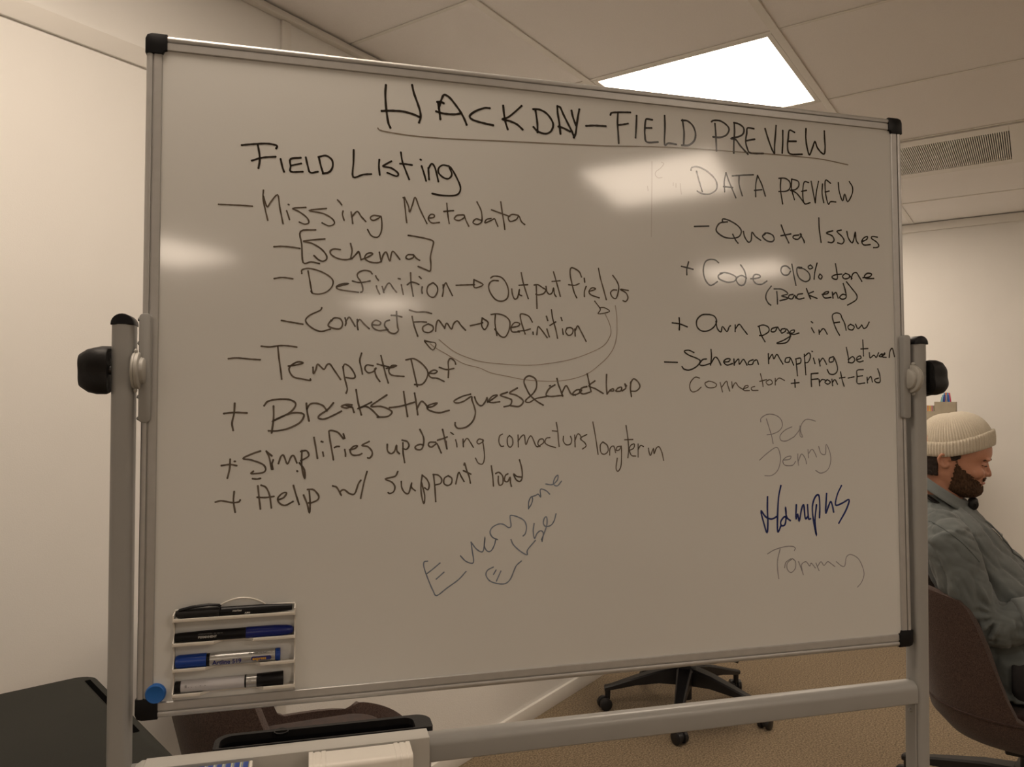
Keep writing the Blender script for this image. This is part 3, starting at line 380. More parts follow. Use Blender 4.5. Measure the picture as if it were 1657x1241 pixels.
("right column, entry with a percentage","black",3.4,"1928 1823 1896 1710 1895 1617;1803 1747 1909 1729 2003 1710;2458 1836 2398 1878 2295 1880 2217 1830 2184 1700 2213 1561 2289 1471 2354 1478 2432 1530;2486 1666 2578 1682 2708 1653 2773 1608 2733 1548 2602 1530 2472 1572 2452 1630 2525 1673;2856 1820 2921 1733 2950 1616 2917 1508 2837 1488 2773 1561 2800 1621 2879 1648 2958 1611;3038 1603 3131 1612 3212 1639 3186 1674 3106 1670 3078 1598 3130 1528 3237 1521 3332 1577;3771 1796 3704 1841 3621 1825 3598 1752 3646 1694 3728 1697 3779 1760;3806 1877 3838 1702 3876 1530;3992 1830 3909 1826 3899 1741 3947 1647 4057 1598 4141 1643 4129 1739 4034 1808 3937 1816;4160 1882 4112 1848 4145 1813 4201 1840 4160 1882;4287 1917 4242 1769 4225 1646;4339 1737 4310 1687 4351 1652 4380 1702 4339 1737;4645 1922 4666 1800 4677 1678 4620 1663 4570 1698 4636 1737 4764 1755;4836 1771 4778 1719 4820 1677 4906 1700 4907 1749 4836 1771;4907 1749 4964 1690;4949 1677 4980 1765 5052 1793 5109 1721 5159 1649;5181 1712 5312 1730 5357 1782 5270 1790 5211 1738 5253 1703 5400 1709;3412 1497 3329 1393 3308 1297 3353 1215 3398 1186;3513 1412 3522 1305 3523 1209;3465 1454 3614 1452 3722 1384 3599 1344 3694 1323 3707 1300 3570 1264;3818 1376 3749 1361 3734 1313 3803 1303 3845 1365 3872 1318;3998 1395 3914 1380 3886 1330 3927 1303 4024 1323;4074 1482 4109 1399 4149 1316;4207 1439 4108 1387 4274 1327;4374 1397 4473 1413 4502 1450 4431 1435 4388 1385 4429 1338 4542 1354;4572 1441 4584 1343;4580 1392 4643 1439 4684 1347;4789 1597 4829 1475 4841 1365 4769 1330 4713 1360 4771 1412 4842 1402;4853 1629 4960 1517 5052 1410 5042 1335 4954 1278 4867 1236"),
("right column, second plus entry","black",3.2,"1752 930 1758 827 1752 739;1633 846 1758 834 1892 789;2283 999 2154 988 2063 905 2062 800 2138 733 2253 736 2357 797 2410 891 2372 972 2283 999;2397 891 2421 775 2485 723 2513 812 2589 732 2630 804 2656 828;2743 842 2739 736;2747 783 2814 856 2879 787 2957 699;3177 818 3209 700 3280 583;3158 829 3252 856 3346 822 3352 751 3249 689 3182 683;3494 826 3413 800 3398 752 3466 754 3507 815 3521 827 3561 768;3657 807 3588 793 3587 733 3656 759 3684 803 3737 737 3749 665 3680 580 3543 558 3503 569 3626 615 3764 690;3696 736 3806 739 3834 787 3765 774 3751 725 3819 715 3916 741;4155 936 4182 917;4158 832 4207 753;4300 799 4304 731;4304 751 4376 825 4417 802 4458 735;4748 1018 4720 1079 4636 1096 4564 1050 4589 928 4643 808 4698 724;4604 929 4703 944;4756 1006 4802 922 4828 812;4917 913 4867 875 4886 826 4958 821 4988 878 4917 913;5017 916 5059 843 5117 881 5141 907 5175 851 5233 872 5288 960"),
("right column, last entry on two lines","black",3.2,"1495 228 1713 224;2002 385 1914 420 1834 402 1913 343 2046 296 2112 249 2044 163 1924 108 1831 119 1792 160;2220 287 2153 274 2098 200 2165 182 2287 215;2304 439 2310 325 2292 191;2292 203 2369 314 2423 290 2476 193;2532 243 2614 251 2642 293 2573 292 2526 243 2585 194 2682 220;2710 294 2714 196;2715 221 2793 296 2806 210 2876 290 2917 248 2944 199;3057 287 2987 262 2966 212 3041 213 3070 263 3126 284 3153 215;3339 391 3342 230;3343 292 3410 380 3437 306 3495 382 3550 308 3606 226;3737 336 3665 322 3649 259 3721 260 3751 323 3806 211;3851 312 3863 174 3875 36;3845 312 3938 326 3937 251 3864 224;4012 390 4023 226 4034 55;4011 353 4100 417 4128 354 4082 265 4018 252;4159 444 4167 439;4185 330 4213 242;4288 319 4309 205;4295 256 4361 333 4405 283 4433 232;4569 362 4494 335 4493 271 4567 285 4584 349 4640 209 4638 120 4577 68 4489 75 4446 143;4826 520 4859 366 4866 277;4858 315 4943 368 4987 317 4941 265 4857 269;5032 318 5109 345 5095 383 5033 356 5026 305 5077 280 5153 299;5153 651 5158 501 5161 384;5113 500 5250 510;5279 438 5292 353 5369 401 5415 362 5463 441;5477 390 5539 430 5523 377 5476 382;5523 377 5585 417 5586 443 5538 377 5615 366;5677 367 5695 472 5743 525 5772 434 5786 382;3822 -28 3828 -153;3757 -91 3901 -77;4136 71 4134 -25 4138 -138;4136 71 4268 83;4134 -25 4266 -11;4286 -24 4293 -125;4291 -74 4339 -23 4398 -28;4442 -22 4397 -68 4455 -98 4501 -60 4442 -22;4531 -16 4544 -123;4539 -72 4590 -21 4639 -97;4703 108 4730 -20 4767 -129;4680 5 4785 19;4851 7 4965 29;5150 152 5028 137 5026 34 5029 -81 5175 -73;5026 34 5132 48;5223 23 5229 -72;5231 -28 5299 37 5328 -53;5440 168 5478 65 5481 -52 5404 -61 5374 -14 5452 12"),
("right column, last entry on two lines","faded",2.6,"2095 -18 2015 -7 1934 -92 1928 -189 1972 -237 2053 -217 2120 -163;2256 -65 2188 -102 2241 -167 2363 -162 2390 -113 2323 -77 2256 -65;2459 -88 2497 -234;2485 -161 2568 -63 2594 -136 2626 -221;2664 -74 2676 -172;2676 -160 2732 -86 2786 -147 2868 -196;2868 -183 2952 -158 2952 -129 2897 -146 2882 -208 2979 -212;3077 -145 3021 -163 3034 -207 3138 -207;3187 61 3219 -58 3231 -144;3171 -63 3298 -32;3346 -32 3289 -69 3330 -119 3401 -93 3388 -44 3346 -32;3459 -11 3457 -118;3458 -68 3530 -5 3629 -42"),
("faint erased marks in the bright reflection","erased",1.6,"1313 3383 1310 3080 1300 2635 1291 2192;1477 3387 1515 3363 1456 3287 1379 3227 1369 3173 1416 3132 1484 3143;1676 3072 1676 3027;1725 3066 1724 3004;1799 3072 1805 2974 1816 2903;1233 2985 1242 2915"),
]
# handwriting: every stroke is a thin ribbon of ink on the enamel; values are tenths of a millimetre from the board's centre
def ribbon(bm, P, r, y):
    Q = [Vector(p) for p in P]
    if len(Q) > 2:      # Catmull-Rom through the traced points
        S = []
        for i in range(len(Q)-1):
            p0 = Q[i-1] if i else Q[0]*2-Q[1]; p1 = Q[i]; p2 = Q[i+1]; p3 = Q[i+2] if i+2 < len(Q) else Q[-1]*2-Q[-2]
            n = 4
            for k in range(n):
                t = k/n
                S.append(0.5*((2*p1) + (p2-p0)*t + (2*p0-5*p1+4*p2-p3)*t*t + (3*p1-p0-3*p2+p3)*t**3))
        S.append(Q[-1]); Q = S
    D = [Q[0]]
    for q in Q[1:]:
        if (q-D[-1]).length > 1e-4: D.append(q)
    Q = D
    if len(Q) < 2: Q = [Q[0], Q[0]+Vector((5e-4, 0))]
    L = []; Rr = []
    for i, q in enumerate(Q):
        a = (q-Q[i-1]).normalized() if i else (Q[1]-q).normalized()
        b = (Q[i+1]-q).normalized() if i+1 < len(Q) else a
        t = (a+b)
        if t.length < 0.5: t = b if t.length < 1e-3 else t
        t = t.normalized(); n = Vector((-t.y, t.x)); rr = r*(1+0.10*math.sin(i*0.9+q.x*400))
        L.append(q+n*rr); Rr.append(q-n*rr)
    def V(p): return bm.verts.new((p.x, y, p.y))
    lv = [V(p) for p in L]; rv = [V(p) for p in Rr]
    for i in range(len(Q)-1): bm.faces.new((lv[i], rv[i], rv[i+1], lv[i+1]))
    for q, rim in ((Q[0], 0), (Q[-1], 1)):      # round ends, slightly fuller where the pen rested
        c = [V(q + Vector((math.cos(2*PI*k/10), math.sin(2*PI*k/10)))*r*1.1) for k in range(10)]
        bm.faces.new(c)
byl = {}
for lab, col, wd, data in INK: byl.setdefault((lab, col), []).append((wd, data))
k = 0
for (lab, col), items in byl.items():
    b = MB()
    for wd, data in items:
        for s_ in data.split(';'):
            v = list(map(int, s_.split())); P = [(v[i]*1e-4, v[i+1]*1e-4) for i in range(0, len(v), 2)]
            ribbon(b.bm, P, wd*0.5e-3*0.71, 0.0030-0.00025)
    for f in b.bm.faces:
        f.normal_update()
        if f.normal.y > 0: f.normal_flip()
    me = bpy.data.meshes.new('handwriting'); b.bm.to_mesh(me); b.bm.free()
    o = link('handwriting', me, INKM[col], panel, smooth=False); o['label'] = {'black': 'black ', 'faded': 'worn black ', 'brown': 'thin brownish ', 'thin': 'very thin ', 'bluegrey': '', 'greyblue': '', 'navy': '', 'erased': ''}[col] + 'ink: ' + lab; o['kind'] = 'stuff'
# posts, caps, feet, pivots, knobs
def lz(z): return ZB + z          # height measured from the board's centre
for sx in (-1, 1):
    x0, x1 = (0.607, 0.634); cx = sx*(x0+x1)/2
    pts = rrect(cx-0.0135, cx+0.0135, -0.012, 0.020, 0.0085, 5)
    MB().prism(pts, 0.085, lz(0.060), 'z').build('post', M_grey, stand, ang=50)
    cap = MB(); prof = [(cx+0.0137*math.cos(a), lz(0.060)+0.0137*math.sin(a)) for a in [PI*k/12 for k in range(13)]]
    prof = [(cx+0.0137, lz(0.0590))] + prof + [(cx-0.0137, lz(0.0590))]
    cap.prism(prof, -0.0122, 0.0202, 'y', bev=0.0012).build('post_cap', M_black, stand, ang=50)
    # pivot: two discs between post and bracket
    o = MB().lathe([(0, 0.0), (0, 0.0225), (0.0012, 0.0237), (0.0034, 0.0237), (0.0037, 0.0228), (0.0040, 0.0237), (0.0078, 0.0237), (0.0088, 0.0225), (0.0090, 0.0175), (0.0130, 0.0165), (0.0150, 0.0135), (0.0155, 0.0)], (sx*0.6072, -0.0075, lz(0)), (-sx, 0, 0), 36).build('pivot_disc', M_greyp, stand, ang=40)
    o2 = MB().ball((sx*0.6040, -0.010, lz(0.0250)), (0.0024, 0.004, 0.0035), 6).build('pivot_stud', M_greyp, o)
    o2 = MB().ball((sx*0.6040, -0.010, lz(-0.0252)), (0.0024, 0.004, 0.0035), 6).build('pivot_stud', M_greyp, o)
    # bracket on the board's edge
    br = MB().prism(rrect(-0.0125 if sx > 0 else -0.0125, 0.0125, -0.071, 0.071, 0.0055, 4), 0.0, 0.0, 'x') if False else MB()
    bx0, bx1 = (0.5865, 0.6010)
    br.prism(rrect(min(sx*bx0, sx*bx1), max(sx*bx0, sx*bx1), lz(-0.0670), lz(0.0745), 0.0050, 4), -0.0085, 0.0165, 'y', bev=0.0012)
    br = br.build('bracket', M_grey, stand, ang=40)
    for z in (0.067, 0.036, -0.034, -0.062):
        MB().lathe([(0, 0), (0, 0.0028), (0.0012, 0.0027), (0.0026, 0.0016), (0.003, 0.0)], (sx*0.6008, -0.003, lz(z)), (sx, 0, 0), 12).build('screw', M_screw, br)
    # clamp knob outside the post, four soft lobes, hollow towards the post
    kn = MB().lathe([(0.0, 0.0150), (0.0, 0.0), (0.0015, 0.0), (0.0015, 0.026), (0.0, 0.0285), (-0.0, 0.031), (0.003, 0.0325), (0.014, 0.0325), (0.024, 0.0300), (0.032, 0.0245), (0.0345, 0.0225), (0.0355, 0.018), (0.036, 0.0)][2:], (sx*0.6355, 0.004, lz(0.001)), (sx, 0, 0), 64, fn=lambda a: 1+0.11*math.cos(4*a+0.5))
    kn = kn.build('knob', M_blackmatte, stand, ang=30)
    MB().lathe([(0, 0.006), (0.006, 0.006)], (sx*0.6335, 0.004, lz(0.001)), (sx, 0, 0), 16).build('bolt', M_screw, kn)
    # inner channel strip below the crossbar, with its screw
    ch = MB().box((sx*0.6071 if sx < 0 else 0.6040, -0.0085, 0.10), (sx*0.6040 if sx < 0 else 0.6071, 0.0145, lz(-0.549)), 0.0008, 1).build('channel_strip', M_grey, stand, ang=30)
    MB().lathe([(0, 0.0035), (0.0012, 0.0034), (0.0028, 0.002), (0.0031, 0.0)], (sx*0.6041, 0.002, lz(-0.562)), (-sx, 0, 0), 14).build('screw', M_screw, ch)
    # foot and castors
    ft = MB().prism(rrect(-0.30, 0.30, 0.062, 0.094, 0.010, 4), cx-0.020, cx+0.020, 'x', bev=0.002).build('foot', M_grey, stand, ang=40)
    for sy in (-1, 1):
        c = MB().lathe([(0, 0.009), (0.020, 0.009), (0.021, 0.0)], (cx, sy*0.275, 0.046), (0, 0, 1), 16)
        c.build('castor', M_black, ft)
        for dx in (-0.013, 0.004):
            MB().lathe([(0, 0.0), (0, 0.022), (0.002, 0.025), (0.007, 0.025), (0.009, 0.022), (0.009, 0.0)], (cx+dx, sy*0.275+0.006, 0.0252), (1, 0, 0), 24).build('castor_wheel', M_black, ft)
# crossbar, its front flush with the posts' front, upper front edge well rounded
def zb(z): return lz(z)
prof = rrect(-0.0118, 0.0180, zb(-0.5475), zb(-0.5120), [0.010, 0.013, 0.003, 0.003], 7)
MB().prism(prof, -0.6068, 0.6068, 'x').build('crossbar', M_grey, stand, ang=50)
# pen tray hooked on the crossbar's front
tx0, tx1 = -0.585, -0.2245
tr = MB()
tr.box((tx0, -0.0425, zb(-0.5000)), (tx1, -0.0122, zb(-0.4975)), 0.0006, 1)
tr.box((tx0, -0.0425, zb(-0.5900)), (tx1, -0.0400, zb(-0.4990)), 0.0006, 1)
tr.box((tx0, -0.115, zb(-0.5925)), (tx1, -0.0400, zb(-0.5900)), 0.0006, 1)
tr.box((tx0, -0.115, zb(-0.5900)), (tx1, -0.1125, zb(-0.5770)), 0.0006, 1)
tray = tr.build('pen_tray', M_tray, stand, ang=30)
MB().prism([(tx0-0.012, zb(-0.5035)), (tx0-0.0005, zb(-0.5035)), (tx0-0.0005, zb(-0.4990)), (tx0-0.005, zb(-0.4990))], -0.0425, -0.0122, 'y', bev=0.0005).build('tray_hook', M_tray, tray, ang=30)

# ------------------------------------------------------------------ things on the stand
def on_stand(name, label, cat, loc, group=None, rz=0.0, ry=0.0, tilt=True):
    """a top-level thing placed in the stand's frame (x along the board, y away, z up)"""
    Ms = Matrix.Translation(Vector((0.0948, 1.1496, 0))) @ Matrix.Rotation(YAW, 4, 'Z')
    t = bpy.data.objects.new(name, None); C.objects.link(t); t.empty_display_size = 0.05
    t.matrix_world = Ms @ Matrix.Translation(Vector(loc)) @ Matrix.Rotation(ry, 4, 'Y')
    return tag(t, label, cat, group)
# white eraser block on the tray
er = on_stand('whiteboard_eraser', 'white plastic eraser block lying in the pen tray of the stand', 'eraser', (-0.319, -0.0735, zb(-0.590)))
e = MB()
e.prism(rrect(-0.0215, 0.0215, 0.0, 0.0956, [0.006, 0.006, 0.002, 0.002], 5), -0.060, 0.060, 'x')
e.build('eraser_body', M_white, er, ang=35)
for sx in (-1, 1):
    for k, (x, wd, g) in enumerate(((0.0625, 0.0055, 0.0010), (0.0545, 0.0060, 0.0006), (0.0465, 0.0055, 0.0009))):
        b = MB().prism(rrect(-0.0215-g, 0.0215+g, 0.0, 0.0956+g, [0.0062, 0.0062, 0.002, 0.002], 5), sx*x-wd/2, sx*x+wd/2, 'x', bev=0.0007)
        b.build('grip_rib', M_white, er, ang=35)
# plaid-printed box with a white end
bx = on_stand('cleaning_cloth_box', 'small box with a blue and yellow striped print in the pen tray', 'box', (-0.515, -0.075, zb(-0.590)))
M_plaid = mat('blue_plaid_print', (0.02, 0.07, 0.36), 0.5)
nt = M_plaid.node_tree; tc = nt.nodes.new('ShaderNodeTexCoord'); sp = nt.nodes.new('ShaderNodeSeparateXYZ'); nt.links.new(tc.outputs['Object'], sp.inputs[0])
mu = nt.nodes.new('ShaderNodeMath'); mu.operation = 'MULTIPLY'; mu.inputs[1].default_value = 1/0.0105; nt.links.new(sp.outputs['X'], mu.inputs[0])
fr = nt.nodes.new('ShaderNodeMath'); fr.operation = 'FRACT'; nt.links.new(mu.outputs[0], fr.inputs[0])
rp = nt.nodes.new('ShaderNodeValToRGB'); rp.color_ramp.interpolation = 'CONSTANT'; el = rp.color_ramp.elements
el[0].position = 0; el[0].color = (0.015, 0.06, 0.34, 1); el[1].position = 0.5; el[1].color = (0.50, 0.47, 0.14, 1)
for p_, c_ in ((0.58, (0.55, 0.60, 0.62, 1)), (0.68, (0.10, 0.20, 0.45, 1)), (0.76, (0.50, 0.47, 0.14, 1)), (0.84, (0.08, 0.13, 0.40, 1))):
    n_ = el.new(p_); n_.color = c_
nt.links.new(fr.outputs[0], rp.inputs[0]); nt.links.new(rp.outputs[0], nt.nodes['Principled BSDF'].inputs['Base Color'])
MB().prism(rrect(-0.021, 0.021, 0.0, 0.0955, [0.007, 0.007, 0.001, 0.001], 5), -0.055, 0.0585, 'x').build('printed_wrap', M_plaid, bx, ang=35)
MB().prism(rrect(-0.0213, 0.0213, 0.0, 0.0958, [0.007, 0.007, 0.001, 0.001], 5), 0.0586, 0.0625, 'x', bev=0.001).build('end_cap', M_white, bx, ang=35)
# black tray on the crossbar's rear
bt = on_stand('rear_tray', 'black plastic tray hanging behind the crossbar, with a notched rim', 'tray', (-0.3600, 0.0430, zb(-0.545)))
def ring(b, O, I, z0, z1):
    n = len(O); vs = [[b.bm.verts.new((p[0], p[1], z)) for p in Q] for Q in (O, I) for z in (z0, z1)]
    o0, o1, i0, i1 = vs
    for k in range(n):
        j = (k+1) % n
        for f in ((o0[k], o0[j], o1[j], o1[k]), (i0[j], i0[k], i1[k], i1[j]), (o1[k], o1[j], i1[j], i1[k]), (o0[j], o0[k], i0[k], i0[j])): b.bm.faces.new(f)
rb = MB(); O = rrect(-0.150, 0.1500, -0.0235, 0.0235, [0.022, 0.022, 0.004, 0.004], 8); I = rrect(-0.1425, 0.125, -0.0205, 0.0160, [0.014, 0.018, 0.003, 0.003], 8)
ring(rb, O, I, 0.026, 0.0355); rb.build('tray_rim', M_blackmatte, bt, ang=40)
rb = MB(); O2 = [(x*0.995, y*0.97) for x, y in O]; I2 = [(x*1.02, y*1.0) for x, y in I]
ring(rb, O2, I2, 0.0, 0.026); rb.prism([(x, y) for x, y in O2], -0.003, 0.0, 'z'); rb.build('tray_body', M_black, bt, ang=40)
MB().lathe([(0, 0.0), (0, 0.0105), (0.003, 0.0105), (0.0032, 0.0085), (0.001, 0.008), (0.001, 0.0)], (-0.062, 0.0160, 0.0325), (0, 0, 1), 24).build('thumb_notch', M_black, bt, ang=40)

# ------------------------------------------------------------------ marker rack (magnetic, on the board)
rk = on_stand('marker_rack', 'white plastic four-shelf marker rack stuck on the lower left corner of the board', 'rack', (0, 0, ZB))
X0, X1 = -0.5545, -0.4035
bp_ = [(X0, -0.431), (X1, -0.431), (X1, -0.3135)]
for k in range(13):
    t = k/12; x = -0.441 + t*(-0.503+0.441); bp_.append((x, -0.3135 + 0.0112*math.sin(PI*t)**0.8 if 0 < t < 1 else -0.3135))
bp_ += [(X0, -0.3135)]
b = MB(); b.prism(bp_, -0.0025, 0.0005, 'y', bev=0.0004); b.build('back_plate', M_rackw, rk, ang=35)
# raised edging of the arch
arch = [(-0.503 + t/16*0.062, -0.0028, -0.3135+0.0112*math.sin(PI*t/16)**0.8 if 0 < t < 16 else -0.3135) for t in range(17)]
MB().tube([(X0, -0.0028, -0.3135)] + arch + [(X1, -0.0028, -0.3135)], 0.0012, 6).build('edging', M_rackw, rk)
SZ = [-0.3208, -0.3520, -0.3850, -0.4172]
gaps = [None, (-0.505, -0.4565), (-0.5145, -0.4475), (-0.5207, -0.4430)]
D = 0.0185
for zi, (z, g) in enumerate(zip(SZ, gaps)):
    s_ = MB()
    # floor of the shelf
    if g:
        fl = [(X0, -0.0022), (X1, -0.0022), (X1, -D), (g[1], -D), (g[1]-0.010, -0.008), (g[0]+0.010, -0.008), (g[0], -D), (X0, -D)]
    else: fl = [(X0, -0.0022), (X1, -0.0022), (X1, -D), (X0, -D)]
    s_.prism(fl, z-0.0042, z-0.0026, 'z')
    segs = [(X0, X1)] if not g else [(X0, g[0]), (g[1], X1)]
    for (a, c) in segs: s_.box((a, -D-0.0008, z-0.0044), (c, -D+0.0010, z), 0.0006, 2)
    if g:
        s_.tube([(g[0]-0.001, -D, z-0.0012), (g[0]+0.010, -0.008, z-0.0026)], 0.0011, 6)
        s_.tube([(g[1]+0.001, -D, z-0.0012), (g[1]-0.010, -0.008, z-0.0026)], 0.0011, 6)
    s_.build('shelf', M_rackw, rk, ang=35)
for xs, sgn in ((X0, -1), (X1, 1)):
    pts = [(-0.0022, -0.430), (-0.0022, -0.3140)]
    zt = -0.3140
    pts.append((-0.0185, -0.3165))
    for z, zn in zip(SZ, SZ[1:] + [None]):
        pts.append((-D-0.0005, z+0.0005)); pts.append((-D-0.0005, z-0.0044))
        if zn is not None:
            for t in (0.15, 0.35, 0.55, 0.75, 0.92): pts.append((-D+0.0095*math.sin(PI*t)**0.7, z-0.0044 + (zn+0.0005-z+0.0044)*t))
    MB().prism(pts, xs-0.0008, xs+0.0008, 'x').build('side_wall', M_rackw, rk, ang=35)

# markers: axis along the board; y = -0.010, resting on the shelves
def marker(name, label, x, z, segs, y=-0.0100, group=None, ry=0.0):
    t = on_stand(name, label, 'marker', (x, y, ZB+z), group, ry=ry)
    for nm, prof, m_ in segs: MB().lathe(prof, (0, 0, 0), (1, 0, 0), 28).build(nm, m_, t, ang=40)
    return t
def txt(parent, s, size, m_, x, z, r):     # print on the barrel's front
    M4 = Matrix.Translation(Vector((x, -r-0.0003, z))) @ Matrix.Rotation(PI/2, 4, 'X')
    return text('printed_text', s, size, m_, parent, M4)
# 1 black fineliner-like marker with a clip, on the top shelf
r = 0.0062
t1 = marker('marker', 'slim black marker with a pocket clip on the top shelf of the rack', -0.5525, -0.3208+0.0002+r-0.0026+0.0003, [
 ('cap', [(0, 0), (0.0, 0.0035), (0.003, 0.0055), (0.008, 0.0062), (0.054, 0.0064), (0.0542, 0.0)], M_blackmatte),
 ('barrel', [(0.0546, 0), (0.0546, 0.0059), (0.110, 0.0060), (0.135, 0.0050), (0.1455, 0.0040), (0.1460, 0.0)], M_black)])
MB().tube([(0.004, -0.003, 0.0055), (0.020, -0.004, 0.0092), (0.040, -0.004, 0.0108), (0.053, -0.004, 0.0094), (0.055, -0.004, 0.0075)], [(0.0022, 0.0010)]*5, 8).build('clip', M_black, t1)
txt(t1, 'marker', 0.0040, M_print_white, 0.0700, 0.0002, 0.0060); txt(t1, 'AM4', 0.0036, M_print_white, 0.0850, -0.0036, 0.0057)
# 2 black marker with navy cap
r = 0.0074
t2 = marker('marker', 'thin black marker with a dark blue cap on the second shelf', -0.5535, -0.3520-0.0026+r+0.0003, [
 ('barrel', [(0, 0), (0.0, 0.0052), (0.004, 0.0056), (0.040, 0.0068), (0.0875, 0.0070), (0.0877, 0)], M_black),
 ('cap', [(0.0878, 0), (0.0878, 0.0072), (0.090, 0.0075), (0.125, 0.0076), (0.140, 0.0066), (0.1465, 0.0050), (0.1480, 0.0030), (0.1482, 0)], M_navycap)])
txt(t2, 'PERMANENT', 0.0040, M_print_white, 0.0290, -0.0012, 0.0066); txt(t2, 'whiteboard marker - dry wipe ink', 0.0022, M_print_grey, 0.0290, 0.0034, 0.0060)
# 3 blue cap, silver body
r = 0.0088
t3 = marker('marker', 'thick silver marker with a blue cap on the third shelf', -0.5520, -0.3850-0.0026+r+0.0003, [
 ('cap', [(0, 0), (0.0, 0.0070), (0.0025, 0.0083), (0.006, 0.0087), (0.0375, 0.0088), (0.0377, 0)], M_blue),
 ('collar', [(0.0378, 0), (0.0378, 0.0079), (0.0415, 0.0079), (0.0417, 0)], M_black),
 ('barrel', [(0.0418, 0), (0.0418, 0.0084), (0.1235, 0.0084), (0.1237, 0)], M_silver),
 ('end_plug', [(0.1238, 0), (0.1238, 0.0080), (0.1250, 0.0080), (0.1252, 0.0083), (0.1300, 0.0080), (0.1305, 0.0)], M_blue)])
txt(t3, 'Artline 519', 0.0078, M_print_navy, 0.0455, -0.0046, 0.0086)
yb = MB().prism(rrect(0.0935, 0.1190, -0.0035, 0.0020, 0.0025, 4), -0.00875, -0.00860, 'y').build('label_panel', M_print_navy, t3, smooth=False)
M4 = Matrix.Translation(Vector((0.0950, -0.00895, -0.0026))) @ Matrix.Rotation(PI/2, 4, 'X'); text('printed_text', 'express', 0.0056, M_yellow, t3, M4)
M4 = Matrix.Translation(Vector((0.0900, -0.0072, 0.0052))) @ Matrix.Rotation(PI/2-0.75, 4, 'X'); text('printed_text', 'dry-wipe marker', 0.0034, M_print_grey, t3, M4)
# 4 white body, black ends
r = 0.0088
t4 = marker('marker', 'thick white marker with a black cap on the bottom shelf', -0.5530, -0.4172-0.0026+r+0.0002, [
 ('end_plug', [(0, 0), (0.0, 0.0062), (0.0015, 0.0070), (0.0075, 0.0070), (0.0077, 0)], M_black),
 ('barrel', [(0.0078, 0), (0.0078, 0.0074), (0.0100, 0.0077), (0.0860, 0.0078), (0.0862, 0.0)], M_mwhite),
 ('collar', [(0.0863, 0), (0.0863, 0.0082), (0.0880, 0.0082), (0.0882, 0.0)], M_black),
 ('cap_skirt', [(0.0883, 0), (0.0883, 0.0083), (0.1010, 0.0085), (0.1012, 0.0)], M_silver),
 ('cap', [(0.1013, 0), (0.1013, 0.0085), (0.108, 0.0086), (0.1345, 0.0093), (0.1352, 0.0088), (0.1353, 0.0)], M_black)])
txt(t4, 'II .  .   .   -   -', 0.0050, M_print_grey, 0.0130, 0.0006, 0.0079); txt(t4, '||||', 0.0040, M_print_white, 0.0905, 0.0010, 0.0086)
# magnet
mg = on_stand('magnet', 'round blue magnet beside the marker rack at the board corner', 'magnet', (-0.5765, -0.0022, ZB-0.4180))
MB().lathe([(0, 0), (0, 0.0125), (0.004, 0.0128), (0.0075, 0.0120), (0.0085, 0.0108), (0.0080, 0.0095), (0.0079, 0.0)], (0, 0, 0), (0, -1, 0), 40).build('magnet_disc', M_mag, mg, ang=35)

# ------------------------------------------------------------------ dark desk at the lower left
dz = 0.79; dep = 1234.0*(1.35-dz)/448
dk = empty('standing_desk', (0, 0, 0), 0, 'dark grey desk with a black slot near its edge at the lower left', 'desk')
cor = Vector((-0.8522, 1.5618, 0))
ang = math.radians(42.3)              # back edge direction
dk.location = cor; dk.rotation_euler = (0, 0, ang)
# local: x along the back edge (towards the corner is 0, the desk lies at negative x), y negative = towards the viewer
top = MB().prism(rrect(-0.60, 0.0, -0.560, 0.0, [0.035, 0.02, 0.02, 0.02], 6), dz-0.024, dz, 'z', bev=0.0015).build('desktop', M_desk, dk, ang=35)
MB().prism(rrect(-0.0215, -0.0115, -0.350, -0.034, 0.001, 2), dz-0.0005, dz+0.0006, 'z').build('cable_slot', M_hole, top, smooth=False)  # flat black strip, the slot's inner darkness painted onto the top
MB().box((-0.34, -0.31, 0.03), (-0.27, -0.24, dz-0.024), 0.006).build('column', M_blackmatte, dk)
MB().box((-0.52, -0.305, 0.0), (-0.09, -0.245, 0.03), 0.008).build('foot', M_blackmatte, dk)
MB().box((-0.34, -0.50, 0.0), (-0.27, -0.06, 0.03), 0.008).build('foot', M_blackmatte, dk)
